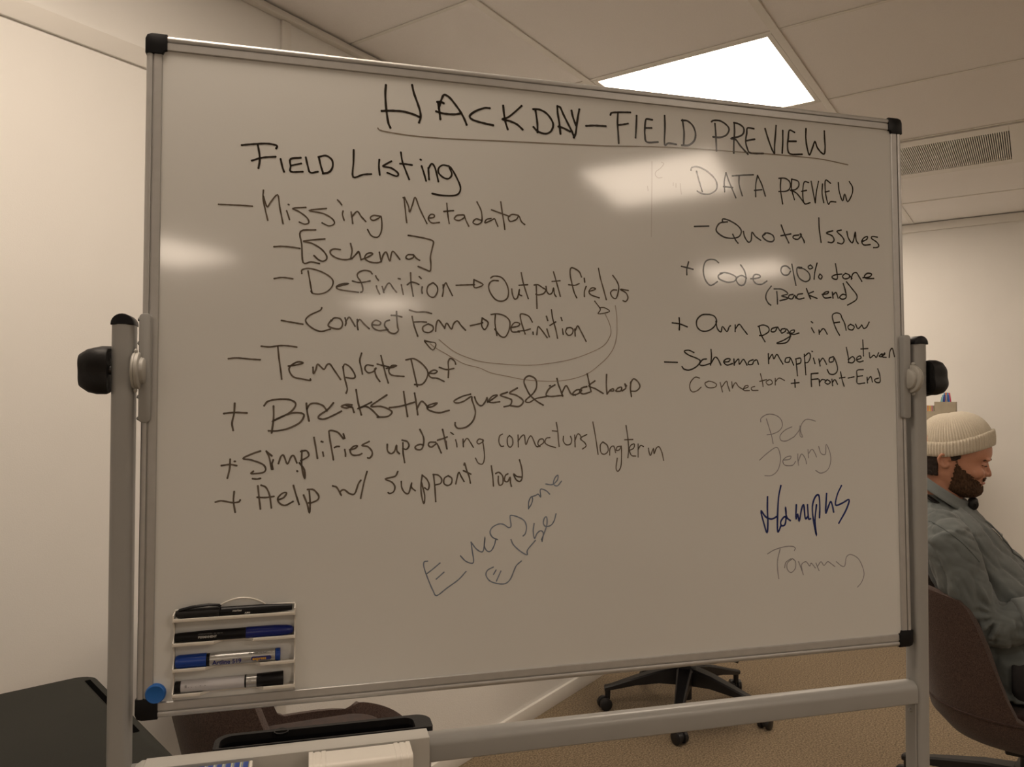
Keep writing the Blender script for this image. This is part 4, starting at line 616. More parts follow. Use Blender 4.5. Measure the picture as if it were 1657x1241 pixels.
# ------------------------------------------------------------------ tub chairs
def sstep(a, b, x):
    t = max(0, min(1, (x-a)/(b-a))); return t*t*(3-2*t)
def make_chair(label):
    t = empty('swivel_chair', (0, 0, 0), 0, label, 'chair', None)
    b = MB(); NP = 112; rings = []
    TT = [0, .15, .3, .42, .5, .54, .58, .66, .74, .82, .9, .96, 1.0]
    def rim(x, ph):
        back = 0.790 - 0.045*sstep(-0.30, -0.06, x)
        return 0.440 - 0.01*sstep(0.05, 0.25, x) + (back-0.440)*(1-sstep(-0.180, -0.065, x))
    cols = []
    for k in range(NP):
        ph = 2*PI*k/NP; c, s = math.cos(ph), math.sin(ph)
        col = []
        for tt in TT:
            e = 2/2.6
            ux = math.copysign(abs(c)**e, c); uy = math.copysign(abs(s)**e, s)
            rx = 0.265 if c > 0 else 0.310; ry = 0.297
            if tt <= 0.5:
                q = tt/0.5; f = math.sin(q*PI/2)**0.9
                z = 0.300 + 0.135*(1-math.cos(q*PI/2))**1.3; x, y = ux*rx*f, uy*ry*f
            else:
                q = (tt-0.5)/0.5; h = rim(ux*rx, ph); z = 0.435 + (h-0.435)*q
                lean = 0.065*q*(1 if c < 0 else 0.0)*abs(min(0, c))*((h-0.43)/0.35)
                fl = 0.018*q*min(1, (h-0.43)/0.2)
                x, y = ux*(rx+fl)-lean, uy*(ry+fl)
            col.append((x, y, z))
        cols.append(col)
    ctr = b.bm.verts.new((0, 0, 0.300)); V = [[b.bm.verts.new(p) for p in col[1:]] for col in cols]
    for k in range(NP):
        A, B = V[k], V[(k+1) % NP]; b.bm.faces.new((ctr, A[0], B[0]))
        for i in range(len(A)-1): b.bm.faces.new((A[i], A[i+1], B[i+1], B[i]))
    o = b.build('shell', M_brown, t, ang=180)
    md = o.modifiers.new('s', 'SOLIDIFY'); md.thickness = 0.024; md.offset = 1.0 if False else -1.0
    md2 = o.modifiers.new('b', 'BEVEL'); md2.width = 0.009; md2.segments = 3; md2.limit_method = 'ANGLE'; md2.angle_limit = math.radians(50)
    # seam between the back panel and the lower shell
    sm = []
    for k in range(NP):
        ph = 2*PI*k/NP; c, s = math.cos(ph), math.sin(ph); e = 2/2.6
        if c < 0.12:
            ux = math.copysign(abs(c)**e, c); uy = math.copysign(abs(s)**e, s); sm.append((ux*(0.2675 if c > 0 else 0.3125), uy*0.2995, 0.437))
    MB().tube(sm, 0.003, 6).build('piping', M_cush, t)
    cu = MB().prism(rrect(-0.185, 0.205, -0.232, 0.232, 0.09, 6), 0.385, 0.445, 'z', bev=0.014).build('seat_cushion', M_cush, t, ang=60)
    MB().box((-0.10, -0.06, 0.262), (0.10, 0.06, 0.299), 0.006).build('mechanism', M_chairblack, t)
    MB().tube([(0.02, -0.05, 0.275), (0.03, -0.17, 0.272), (0.035, -0.25, 0.268)], 0.006, 8).build('lever', M_chairblack, t)
    MB().lathe([(0, 0.026), (0.175, 0.026), (0.177, 0.016), (0.212, 0.016)], (0, 0, 0.05), (0, 0, 1), 24).build('gas_column', M_chairblack, t)
    MB().lathe([(0, 0.045), (0.060, 0.054), (0.078, 0.042), (0.080, 0.0)], (0, 0, 0.118), (0, 0, 1), 30).build('hub', M_chairblack, t)
    for k in range(5):
        a = 2*PI*k/5; R = Matrix.Rotation(a, 4, 'Z')
        ab = MB(); secs = [(0.035, 0.034, 0.054, 0.192, 0.118), (0.12, 0.028, 0.044, 0.174, 0.122), (0.22, 0.022, 0.034, 0.143, 0.110), (0.325, 0.016, 0.024, 0.108, 0.087), (0.354, 0.015, 0.021, 0.101, 0.082)]
        rg = []
        for r_, wt, wb, zt, zbm in secs:
            rg.append([ab.bm.verts.new(R @ Vector(p)) for p in ((r_, wt*0.75, zt), (r_, wt, zt-0.006), (r_, wb*0.6, zbm), (r_, -wb*0.6, zbm), (r_, -wt, zt-0.006), (r_, -wt*0.75, zt))])
        for A, B in zip(rg, rg[1:]):
            for j in range(6): ab.bm.faces.new((A[j], A[(j+1) % 6], B[(j+1) % 6], B[j]))
        ab.bm.faces.new(rg[0]); ab.bm.faces.new(rg[-1])
        arm = ab.build('arm', M_chairblack, t, ang=30)
        cs = MB(); px = R @ Vector((0.340, 0, 0)); hx = Vector((px.x, px.y, 0))
        cs.lathe([(0, 0.011), (0.046, 0.013)], (hx.x, hx.y, 0.045), (0, 0, 1), 16)
        sw = a + 0.9 + 0.7*math.sin(k*2.1); d = Vector((math.cos(sw), math.sin(sw), 0)); ax = Vector((-d.y, d.x, 0)); wc = hx + d*0.014 + Vector((0, 0, 0.0275))
        cs.lathe([(-0.006, 0.020), (0.006, 0.020)], wc, ax, 20)
        cs = cs.build('castor', M_chairblack, t, ang=40)
        for s2 in (-1, 1):
            MB().lathe([(-0.0095, 0.0), (-0.0095, 0.0215), (-0.007, 0.0265), (0.007, 0.0265), (0.0095, 0.0225), (0.0095, 0.0)], wc+ax*s2*0.0165, ax, 26).build('castor_wheel', M_chairblack, cs, ang=40)
    return t
ch1 = make_chair('brown upholstered swivel chair behind the whiteboard, only its black star base showing')
ch1.location = (0.760, 3.351, 0); ch1.rotation_euler = (0, 0, math.radians(35.5))
ch2 = copy_tree(ch1); ch2['label'] = 'brown upholstered tub chair by the left wall, under the lower left of the whiteboard'
ch2.location = (-0.455, 1.800, 0); ch2.rotation_euler = (0, 0, math.radians(22)); ch2.scale = (0.88, 0.88, 0.88)
for q in ch2.children:        # its star base is turned clear of the wall
    if q.name.split('.')[0] in ('arm', 'castor'): q.rotation_euler = (0, 0, math.radians(15.5))
    elif q.name.split('.')[0] == 'gas_column': q.scale = (1, 1, 1.575)
    elif q.name.split('.')[0] != 'hub': q.location = (0, 0, 0.150)      # its seat is raised on the gas lift
FA = -0.532     # the seated man's facing direction (angle of local x)
HX, HY = 1.307, 2.25
def man(x, y, z):
    x *= 0.865
    return Matrix.Diagonal((1.1, 1.1, 1.0)) @ Vector((HX + x*math.cos(FA) - y*math.sin(FA), HY + x*math.sin(FA) + y*math.cos(FA), z))
ch3 = copy_tree(ch1); ch3['label'] = 'brown upholstered tub chair the man in the beanie sits on'
ch3.location = man(0.235, 0.0, 0.0); ch3.rotation_euler = (0, 0, FA)
for q in ch3.children:
    if q.name.split('.')[0] in ('arm', 'castor'): q.rotation_euler = (0, 0, math.radians(15)); q.scale = (1.10, 1.10, 1.0)
    if q.name.split('.')[0] in ('arm', 'castor', 'hub', 'gas_column'): q.location = (-0.03, 0.05, 0)
for q in (ch1, ch2, ch3): q['group'] = 'brown swivel chairs'
# cabinet by the far wall with the pen boxes
cb = empty('storage_cabinet', room(5.155, 1.05, 0), RZ, 'pale storage cabinet by the far wall, hidden behind the whiteboard and the man', 'cabinet')
MB().box((-0.205, -0.65, 0.04), (0.205, 0.65, 1.20), 0.003).build('carcass', M_cab, cb)
MB().box((-0.19, -0.63, 0.0), (0.19, 0.63, 0.04)).build('plinth', M_gap, cb)
for s in (-1, 1):
    d = MB().box((-0.223, min(s*0.003, s*0.645), 0.05), (-0.2055, max(s*0.003, s*0.645), 1.19), 0.002).build('door', M_cab, cb)
    MB().box((-0.236, s*0.05-0.006, 0.55), (-0.2235, s*0.05+0.006, 0.69), 0.003).build('handle', M_screw, d)
def boxpos(px, a):
    """room point at distance a along the room, seen in column px"""
    d = Vector(((px-828.5)/1234, 1, 0)); k = a/(d.x*math.sin(TH)+d.y*math.cos(TH)); return d*k
def open_box(name, label, loc, wx, wy, h, m_):
    t = empty(name, loc, RZ, label, 'box')
    b = MB(); O = [(-wx/2, -wy/2), (wx/2, -wy/2), (wx/2, wy/2), (-wx/2, wy/2)]; I = [(x*(1-0.008/wx), y*(1-0.008/wy)) for x, y in O]
    ring(b, O, I, 0.003, h); b.prism(O, 0.0, 0.003, 'z'); b.build('box_shell', m_, t, smooth=False)
    return t
P = boxpos(1530, 5.08)
t = open_box('pen_box', 'tall beige box crammed with coloured pens behind the beanie', (P.x, P.y, 1.20), 0.09, 0.108, 0.140, M_beige)
PC = [('teal', (0.02, 0.16, 0.14)), ('pale blue', (0.20, 0.45, 0.55)), ('light blue', (0.12, 0.35, 0.60)), ('purple', (0.08, 0.05, 0.22)), ('dark blue', (0.01, 0.05, 0.30)), ('orange', (0.65, 0.14, 0.03)), ('red orange', (0.6, 0.08, 0.03)), ('grey', (0.3, 0.3, 0.32)), ('sky blue', (0.05, 0.25, 0.55)), ('blue', (0.01, 0.08, 0.45)), ('bright blue', (0.02, 0.12, 0.5)), ('pink red', (0.6, 0.06, 0.13))]
for i, (cn, cc) in enumerate(PC):
    u = -0.043+0.0078*i; aa = (0.0, -0.02, 0.018)[i % 3]
    q = P + Vector((-math.cos(TH)*(-u), math.sin(TH)*(-u), 0)) + Vector((math.sin(TH)*aa, math.cos(TH)*aa, 0))
    tt = empty('pen', (q.x, q.y, 1.2045), RZ, cn + ' pen sticking out of the tall beige box', 'pen', 'pens in the tall beige box')
    tt.rotation_euler = (0.16-0.027*i, 0.03*(i % 3-1), RZ)
    mm = mat('pen_'+cn.replace(' ', '_'), cc, 0.35)
    L = 0.165+0.012*((i*7) % 3)
    MB().lathe([(0, 0.0), (0.0, 0.0030), (L-0.045, 0.0034), (L-0.0448, 0)], (0, 0, 0), (0, 0, 1), 10).build('barrel', mm, tt)
    MB().lathe([(L-0.0447, 0), (L-0.0447, 0.0042), (L-0.002, 0.0042), (L, 0.003), (L, 0)], (0, 0, 0), (0, 0, 1), 10).build('cap', mm, tt)
P2 = boxpos(1500, 5.08)
t = open_box('pen_box', 'lower beige box with upright coloured pens beside the tall one', (P2.x, P2.y, 1.20), 0.09, 0.088, 0.085, M_beige)
for i, (cn, cc) in enumerate([('brown', (0.10, 0.06, 0.03)), ('pink', (0.5, 0.16, 0.14)), ('yellow', (0.75, 0.45, 0.03)), ('orange', (0.65, 0.22, 0.03)), ('green', (0.05, 0.25, 0.08)), ('dark brown', (0.05, 0.03, 0.02))]):
    u = -0.036+0.0105*i
    q = P2 - Vector((-math.cos(TH)*(-u), math.sin(TH)*(-u), 0))
    tt = empty('pencil', (q.x, q.y, 1.2045), RZ, cn + ' pencil standing in the lower beige box', 'pencil', 'pencils in the lower beige box')
    MB().lathe([(0, 0.0), (0.0, 0.0042), (0.113, 0.0042), (0.1135, 0)], (0, 0, 0), (0, 0, 1), 6).build('pencil_body', mat('pencil_'+cn.replace(' ', '_'), cc, 0.4), tt)
# ------------------------------------------------------------------ the seated man (local x = the way he faces, y = his left, z up)
pm = empty('person', (1.1*HX, 1.1*HY, 0), FA, 'seated man in a cream knit beanie and grey-blue shirt looking down, seen from the side', 'person')
def interp(tab, z):
    """tab rows (z, ...), descending z"""
    if z >= tab[0][0]: return tab[0][1:]
    for a, b in zip(tab, tab[1:]):
        if z >= b[0]:
            t = (a[0]-z)/(a[0]-b[0]); t = t*t*(3-2*t)*0.35 + t*0.65
            return tuple(p+(q-p)*t for p, q in zip(a[1:], b[1:]))
    return tab[-1][1:]
def loft(b, tab, zs, n=48, p=2.3, shift=0.0, grow=0.0):
    rings = []
    for z in zs:
        f, k, hw = interp(tab, z)[:3]; cx, rx = (f+k)/2, (f-k)/2
        ring_ = []
        for i in range(n):
            a = 2*PI*i/n; c, s = math.cos(a), math.sin(a); e = 2/p
            ring_.append(b.bm.verts.new((cx+math.copysign(abs(c)**e, c)*(rx+grow), math.copysign(abs(s)**e, s)*(hw+grow), z)))
        rings.append(ring_)
    for A, B in zip(rings, rings[1:]):
        for i in range(n): b.bm.faces.new((A[i], A[(i+1) % n], B[(i+1) % n], B[i]))
    b.bm.faces.new(rings[0]); b.bm.faces.new(list(reversed(rings[-1])))
    return b
def remesh(o, vox, smooth=2, adapt=0.0):
    md = o.modifiers.new('r', 'REMESH'); md.mode = 'VOXEL'; md.voxel_size = vox; md.use_smooth_shade = True
    if smooth:
        m2 = o.modifiers.new('s', 'SMOOTH'); m2.iterations = smooth; m2.factor = 0.6
    bpy.context.view_layer.update()
    dg = bpy.context.evaluated_depsgraph_get(); me = bpy.data.meshes.new_from_object(o.evaluated_get(dg))
    old = o.data; o.modifiers.clear(); o.data = me; me.name = old.name
    for p in me.polygons: p.use_smooth = True
    return o
HEAD = [ # z, front, back, half width
 (1.296, 0.030, -0.050, 0.030), (1.286, 0.055, -0.080, 0.052), (1.265, 0.078, -0.103, 0.067), (1.240, 0.096, -0.114, 0.075), (1.212, 0.1065, -0.118, 0.078),
 (1.195, 0.1065, -0.118, 0.078), (1.183, 0.1035, -0.116, 0.0765), (1.172, 0.0925, -0.113, 0.0745), (1.158, 0.0885, -0.106, 0.073), (1.145, 0.0875, -0.100, 0.071),
 (1.134, 0.0860, -0.092, 0.070), (1.124, 0.0835, -0.080, 0.067), (1.112, 0.0780, -0.065, 0.064), (1.100, 0.0715, -0.048, 0.060), (1.088, 0.0700, -0.025, 0.053), (1.079, 0.0640, -0.006, 0.043), (1.073, 0.0540, 0.005, 0.032), (1.070, 0.044, 0.012, 0.024)]
sk = MB()
zs = [1.296-0.005*i for i in range(46)]
loft(sk, HEAD, zs, 56, 2.15)
# brow ridge, nose, lips, chin, cheeks, eyelids
for s in (-1, 1):
    sk.ball((0.0900, s*0.024, 1.1795), (0.0125, 0.022, 0.0062), 8)
    sk.ball((0.0760, s*0.030, 1.1645), (0.0135, 0.0150, 0.0085), 8)        # lowered eyelids
    sk.ball((0.0600, s*0.046, 1.1420), (0.024, 0.018, 0.018), 8)
    sk.ball((0.0860, s*0.0125, 1.1350), (0.0105, 0.0062, 0.0070), 6)        # nostril wings
sk.tube([(0.0880, 0, 1.176), (0.0890, 0, 1.165), (0.0915, 0, 1.152), (0.0945, 0, 1.141), (0.0950, 0, 1.136)], [(0.0070, 0.0070), (0.0065, 0.0070), (0.0072, 0.0080), (0.0085, 0.0095), (0.0075, 0.0095)], 10)
sk.ball((0.0960, 0, 1.1350), (0.0085, 0.0088, 0.0075), 8)
sk.ball((0.0860, 0, 1.1325), (0.012, 0.011, 0.005), 8)
sk.ball((0.0740, 0, 1.1140), (0.0085, 0.022, 0.0050), 8)
sk.ball((0.0720, 0, 1.1050), (0.0080, 0.019, 0.0050), 8)
sk.ball((0.0570, 0, 1.0870), (0.0155, 0.022, 0.011), 8)
# neck
sk.tube([(-0.028, 0, 1.150), (-0.034, 0, 1.100), (-0.036, 0, 1.060), (-0.035, 0, 1.010), (-0.030, 0, 0.950)], [(0.056, 0.058), (0.054, 0.056), (0.056, 0.058), (0.066, 0.070), (0.09, 0.11)], 20)
# ears
for s in (-1, 1):
    e_ = [(-0.014, s*0.077, 1.176), (-0.022, s*0.084, 1.193), (-0.040, s*0.090, 1.194), (-0.050, s*0.090, 1.182), (-0.046, s*0.086, 1.168), (-0.036, s*0.081, 1.158), (-0.026, s*0.078, 1.159), (-0.020, s*0.077, 1.166)]
    sk.tube(e_, [0.0042, 0.0050, 0.0052, 0.0050, 0.0050, 0.0062, 0.0055, 0.0042], 8)
    sk.ball((-0.034, s*0.0785, 1.176), (0.013, 0.005, 0.016), 8)
# torso inside the shirt, legs inside the trousers, arms and hands
CORE = [(1.00, 0.03, -0.10, 0.09), (0.96, 0.08, -0.11, 0.140), (0.88, 0.14, -0.08, 0.140), (0.75, 0.22, -0.02, 0.135), (0.60, 0.25, 0.03, 0.135), (0.55, 0.24, 0.04, 0.13)]
loft(sk, CORE, [1.00-0.03*i for i in range(16)], 32, 2.2)
WR = {}
for s in (-1, 1):
    sh, el, wr = Vector((-0.02, s*0.160, 0.965)), Vector((0.085, s*0.188, 0.762)), Vector((0.325, s*0.110, 0.800))
    WR[s] = wr
    sk.tube([sh, sh.lerp(el, 0.5), el, el.lerp(wr, 0.35), el.lerp(wr, 0.7), wr], [0.050, 0.043, 0.038, 0.040, 0.032, (0.026, 0.021)], 14)
    hip, kn, an = Vector((0.15, s*0.095, 0.605)), Vector((0.56, s*0.13, 0.615)), Vector((0.60, s*0.13, 0.215))
    sk.tube([hip, hip.lerp(kn, 0.5), kn, kn.lerp(an, 0.3), kn.lerp(an, 0.7), an], [0.070, 0.062, 0.040, 0.046, 0.036, 0.031], 14)
    # hand: palm, four fingers and a thumb curled round the phone
    d = (Vector((0.43, s*0.030, 0.835))-wr).normalized(); up = Vector((0, 0, 1)); side = Vector((0, -s, 0))
    pc = wr + d*0.050
    sk.tube([wr, wr+d*0.02, wr+d*0.055, wr+d*0.088], [(0.022, 0.022), (0.020, 0.030), (0.015, 0.038), (0.012, 0.036)], 14)
    nrm = d.cross(up).normalized()*s      # towards the palm side
    lat = nrm.cross(d).normalized()
    if lat.z < 0: lat = -lat
    pin = Vector((0, -s, 0))
    for q, (ln, off) in enumerate(((0.066, 0.030), (0.075, 0.010), (0.070, -0.010), (0.055, -0.029))):
        b0 = wr + d*0.085 + lat*off
        p1 = b0 + d*ln*0.45 + pin*0.006; p2 = p1 + (d*0.45+pin*0.9).normalized()*ln*0.32; p3 = p2 + (d*-0.15+pin).normalized()*ln*0.24
        sk.tube([b0-d*0.02, b0, p1, p2, p3], [0.0085, 0.0088, 0.0080, 0.0072, 0.0060], 8); sk.ball(p3, 0.0060, 5)
    b0 = wr + d*0.030 + lat*0.026 + pin*0.006
    p1 = b0 + (d*0.6+lat*0.65+pin*0.3).normalized()*0.034; p2 = p1 + (d*0.85+lat*0.3+pin*0.5).normalized()*0.028
    sk.tube([b0, p1, p2], [0.0125, 0.0100, 0.0085], 8); sk.ball(p2, 0.0085, 5)
body = sk.build('body', M_skin, pm, ang=180)
remesh(body, 0.0032, 3)
# eyebrow, eyelash and lips as hair / colour on the face
for s in (-1, 1):
    MB().tube([(0.1010, s*0.010, 1.1800), (0.0995, s*0.020, 1.1822), (0.0930, s*0.034, 1.1818), (0.0800, s*0.050, 1.1770)], [(0.0022, 0.0040), (0.0026, 0.0046), (0.0024, 0.0040), (0.0014, 0.0020)], 8).build('eyebrow', M_beard, body)
    MB().tube([(0.0880, s*0.017, 1.1610), (0.0895, s*0.026, 1.1602), (0.0860, s*0.036, 1.1606), (0.0745, s*0.0460, 1.1640)], [0.0012, 0.0018, 0.0018, 0.0008], 6).build('eyelashes', M_hair, body)
MB().tube([(0.0740, -0.019, 1.1100), (0.0805, -0.009, 1.1098), (0.0815, 0, 1.1095), (0.0805, 0.009, 1.1098), (0.0740, 0.019, 1.1100)], [0.0018, 0.0034, 0.0038, 0.0034, 0.0018], 8).build('lips', M_lip, body)
# beard and hair: thick coats over parts of the head
def coat(name, m_, keep, grow, rough, ztop, zbot):
    b = MB(); n = 300; zs = [ztop-0.0012*i for i in range(int((ztop-zbot)/0.0012)+1)]; rings = []
    for z in zs:
        f, k, hw = interp(HEAD, z)[:3]; cx, rx = (f+k)/2, (f-k)/2; r_ = []
        for i in range(n):
            a = 2*PI*i/n; c, s = math.cos(a), math.sin(a); e = 2/2.15
            dx, dy = math.copysign(abs(c)**e, c), math.copysign(abs(s)**e, s)
            g = grow(cx+dx*rx, dy*hw, z) + noise.noise(Vector((dx*9+z*50, dy*14, z*120)))*rough
            r_.append((Vector((cx+dx*(rx+g), dy*(hw+g), z)), keep(cx+dx*rx, dy*hw, z)))
        rings.append(r_)
    vv = {}
    def V(i, j):
        if (i, j) not in vv: vv[(i, j)] = b.bm.verts.new(rings[i][j][0])
        return vv[(i, j)]
    for i in range(len(rings)-1):
        for j in range(n):
            j2 = (j+1) % n
            if rings[i][j][1] and rings[i][j2][1] and rings[i+1][j][1] and rings[i+1][j2][1]: b.bm.faces.new((V(i, j), V(i, j2), V(i+1, j2), V(i+1, j)))
    o = b.build(name, m_, body, ang=180)
    md = o.modifiers.new('t', 'SOLIDIFY'); md.thickness = 0.004; md.offset = -1
    return o
def kb(x, y, z):
    j = 0.0042*noise.noise(Vector((x*170, y*170, z*200)))+0.002*noise.noise(Vector((x*600, y*600, z*700)))
    if x > 0.062 and abs(y) < 0.030:                      # mouth region: moustache and chin, lips bare
        return z < 1.1005+j*0.4 or (1.1165 < z < 1.1262+j*0.5 and abs(y) < 0.027)
    e = 1.159 - (x-0.015)*0.90 if x > 0.015 else 1.159 + (0.015-x)*1.6
    if x > -0.010-(z-1.13)*-0.25+j*1.5: return z < e + j*2
    return False
coat('beard', M_beard, kb, lambda x, y, z: 0.0007 + 0.0052*max(0, min(1, (1.116-z)/0.03)) + 0.0015*max(0, min(1, (0.02-x)/0.03)), 0.0016, 1.205, 1.071)
coat('hair', M_hair, lambda x, y, z: (x < 0.016+0.005*noise.noise(Vector((x*300, y*300, z*300))) and z > 1.176+0.5*max(0, x-0.002)+0.003*noise.noise(Vector((x*400, y*400, 5)))) or (x < -0.050 and z > 1.130+0.002*noise.noise(Vector((x*100, y*100, 0)))), lambda x, y, z: 0.0040, 0.0012, 1.215, 1.125)
# beanie: ribbed crown and folded cuff
def ribbed(name, prof, ribs, amp, parent, thick):
    """prof: list of fn(theta) -> (radial scale, z)"""
    b = MB(); n = ribs*4; rings = []
    for pf in prof:
        r_ = []
        for i in range(n):
            a = 2*PI*i/n; x0, y0, z0 = pf(a, (1 if (i % 4) in (0, 1) else -1)*amp*(1 if i % 2 == 0 else 0.6))
            r_.append(b.bm.verts.new((x0, y0, z0)))
        rings.append(r_)
    for A, B in zip(rings, rings[1:]):
        for i in range(n): b.bm.faces.new((A[i], A[(i+1) % n], B[(i+1) % n], B[i]))
    b.bm.faces.new(rings[-1])
    o = b.build(name, M_knit, parent, ang=180)
    return o
HC, HA, HB = -0.005, 0.116, 0.088
def pw(x, w_): return max(0.0, (x+0.035)/w_)**1.5
def cuffz(x, t): return (1.1865+0.0345*pw(x, 0.150))*(1-t) + (1.2285+0.0330*pw(x, 0.130))*t
cprof = []
for t, g in ((0.55, -0.006), (0.02, -0.004), (0.0, 0.0), (0.03, 0.0035), (0.2, 0.0045), (0.5, 0.0045), (0.8, 0.0030), (0.97, 0.0010), (1.0, -0.002), (0.97, -0.006), (0.80, -0.0075)):
    def pf(a, rb, t=t, g=g):
        c, s = math.cos(a), math.sin(a); x = HC+c*(HA+g+rb); return (x, s*(HB+g+rb), cuffz(x, t))
    cprof.append(pf)
bb = ribbed('beanie', cprof, 78, 0.0021, pm, 0)
# crown
kp = []
for t in [0, .08, .16, .25, .35, .45, .55, .65, .75, .84, .92, .97]:
    def pf(a, rb, t=t):
        c, s = math.cos(a), math.sin(a); f = (math.cos(t*PI/2)**0.80 + (0.0 if t < 0.2 else 0.0)) if t < 0.96 else 0.06
        fx = f
        x = HC+c*(HA-0.008+rb*f)*fx - 0.014*t; y = s*(HB-0.005+rb*f)*f
        zb_ = cuffz(HC+c*HA, 0.95)*(1-t)**0.8 + 1.232*(1-(1-t)**0.8)
        z = zb_ + (1.3120-1.2320)*math.sin(t*PI/2)**1.25 + 0.002*noise.noise(Vector((x*30, y*30, 3)))
        return (x, y, z)
    kp.append(pf)
crown = ribbed('crown', kp, 78, 0.0017, bb, 0)
# ---- shirt
sh = MB()
SH = [(1.075, 0.000, -0.095, 0.065), (1.050, 0.040, -0.115, 0.095), (1.025, 0.065, -0.128, 0.145), (0.990, 0.103, -0.136, 0.175), (0.955, 0.132, -0.136, 0.175), (0.920, 0.160, -0.128, 0.170), (0.880, 0.200, -0.112, 0.166),
      (0.840, 0.245, -0.090, 0.165), (0.780, 0.290, -0.060, 0.165), (0.70, 0.320, -0.030, 0.168), (0.62, 0.320, -0.010, 0.172), (0.56, 0.300, 0.00, 0.175), (0.525, 0.280, 0.01, 0.170)]
loft(sh, SH, [1.075-0.0172*i for i in range(32)], 48, 2.25)
shirt = sh.build('shirt', M_shirt, pm, ang=180)
remesh(shirt, 0.0062, 4)
sleeves = []
for s in (-1, 1):
    sv = MB()
    p0, p1, p2, p3 = Vector((-0.040, s*0.115, 0.985)), Vector((-0.022, s*0.178, 0.958)), Vector((0.018, s*0.190, 0.860)), Vector((0.078, s*0.190, 0.752))
    p4, p5 = Vector((0.125, s*0.186, 0.752)), Vector((0.185, s*0.172, 0.772))
    sv.tube([p0, p1, p2, p3], [0.066, 0.077, 0.073, 0.062], 24); sv.ball(p1, (0.075, 0.062, 0.070), 12); sv.ball(p3+Vector((0.004, 0, 0.004)), (0.060, 0.057, 0.062), 12)
    sv.tube([p3, p4, p5], [0.060, 0.060, 0.055], 24)
    o = sv.build('sleeve', M_shirt, shirt, ang=180); remesh(o, 0.0052, 4); sleeves.append(o)
# folds in the cloth
rnd = random.Random(3)
def fold(co, c, d, w_, dp, rc):
    q = co-c; al = q.dot(d); pe = (q-d*al)
    # the fold bends a little along its length
    t = pe.length
    return dp*math.exp(-(t/w_)**2)*math.exp(-(al/rc)**2)
arm_f, body_f = [], []
for k in range(11):      # creases gathering at the elbow's inside, fanning out
    a = -1.25+k*0.27; d_ = Vector((-math.cos(a), 0.05, math.sin(a))).normalized()
    c_ = Vector((0.115, -0.250, 0.790)) + d_*0.045
    arm_f.append((c_, d_, 0.0062+0.002*rnd.random(), (-0.010 if k % 2 else 0.0075), 0.040+0.02*rnd.random()))
for k in range(8):       # long drags down the sleeve
    arm_f.append((Vector((-0.075+0.019*k, -0.262, 0.925-0.018*(k % 3)-0.006*k)), Vector((0.40+0.07*(k % 3), 0, -0.92)).normalized(), 0.0065, (-0.0058 if k % 2 else 0.0046), 0.075))
for k in range(7):       # cross folds on the upper arm
    arm_f.append((Vector((-0.020+0.008*k, -0.270, 0.925-0.024*k)), Vector((0.95, 0, -0.32+0.16*(k % 3))).normalized(), 0.0058, (-0.0056 if k % 2 else 0.0045), 0.045))
for k in range(4):
    arm_f.append((Vector((0.150+0.012*k, -0.240, 0.765)), Vector((-0.12, 0, 1)).normalized(), 0.0055, (-0.006 if k % 2 else 0.006), 0.05))
for k in range(12):      # drags across the chest and belly
    body_f.append((Vector((0.055+0.021*k, -0.150+0.006*(k % 4), 0.965-0.032*k)), Vector((0.60, 0.1, -0.78+0.06*k)).normalized(), 0.0075, (-0.0085 if k % 2 else 0.0065), 0.080))
for k in range(8):
    body_f.append((Vector((0.15+0.015*k, -0.165, 0.70-0.022*k)), Vector((0.95, 0.0, 0.28)).normalized(), 0.0075, (-0.008 if k % 2 else 0.006), 0.07))
for o, fs, mir in ((shirt, body_f, 0), (sleeves[0], arm_f, 0), (sleeves[1], arm_f, 1)):
    me = o.data; nv = [v.normal.copy() for v in me.vertices]
    for v, nn in zip(me.vertices, nv):
        co = v.co.copy()
        if mir: co.y = -co.y
        dd = 0.0042*noise.noise(Vector((co.x*13+co.z*9, co.y*15, co.z*7)))+0.0016*noise.noise(co*48)
        q = Vector((co.x*17+co.z*9, co.y*13, co.z*6-co.x*3)); rg_ = 1-abs(noise.noise(q)); dd -= 0.0044*rg_**9
        q = Vector((co.x*12-co.z*10, co.y*18, co.z*30+co.x*12)); rg_ = 1-abs(noise.noise(q+Vector((7, 3, 1)))); dd -= 0.0020*rg_**8
        for f_ in fs:
            q = co-f_[0]
            if abs(q.x) < 0.15 and abs(q.z) < 0.15 and abs(q.y) < 0.06: dd += fold(co, *f_)
        v.co = v.co + nn*dd*1.5
# rolled cuffs, shoulder seam, collar, placket, hem
for s in (-1, 1):
    a0, a1 = Vector((0.165, s*0.186, 0.765)), Vector((0.215, s*0.170, 0.780))
    ax = (a1-a0).normalized()
    b = MB(); prof = [(-0.001, 0.050), (0.0, 0.0590), (0.004, 0.0625), (0.012, 0.0620), (0.026, 0.0600), (0.040, 0.0592), (0.048, 0.0575), (0.0505, 0.0535), (0.047, 0.0500), (0.010, 0.048)]
    b.lathe(prof, a0, ax, 40, fn=lambda a: 1+0.025*math.sin(3*a+s)+0.012*math.sin(7*a)); b.build('rolled_cuff', M_shirt, shirt, ang=60)
def on_shirt(pt, d, off=0.0015, target=None):
    ok, loc, nrm, idx = (target or shirt).ray_cast(pt, d)
    return loc + nrm*off if ok else None
bpy.context.view_layer.update()
pts = []
for k in range(14):     # the seam where the near sleeve is set in
    x = -0.075+k*0.0105; z = 1.012 - 0.0011*k*k*0.45 - 0.0005*k
    q = on_shirt(Vector((x, -0.5, z)), Vector((0, 1, 0)), 0.0002, sleeves[0])
    if q: pts.append(q)
if len(pts) > 3: MB().tube(pts, 0.0017, 6).build('shoulder_seam', M_seam, shirt)
col = MB(); n = 60; rows = []
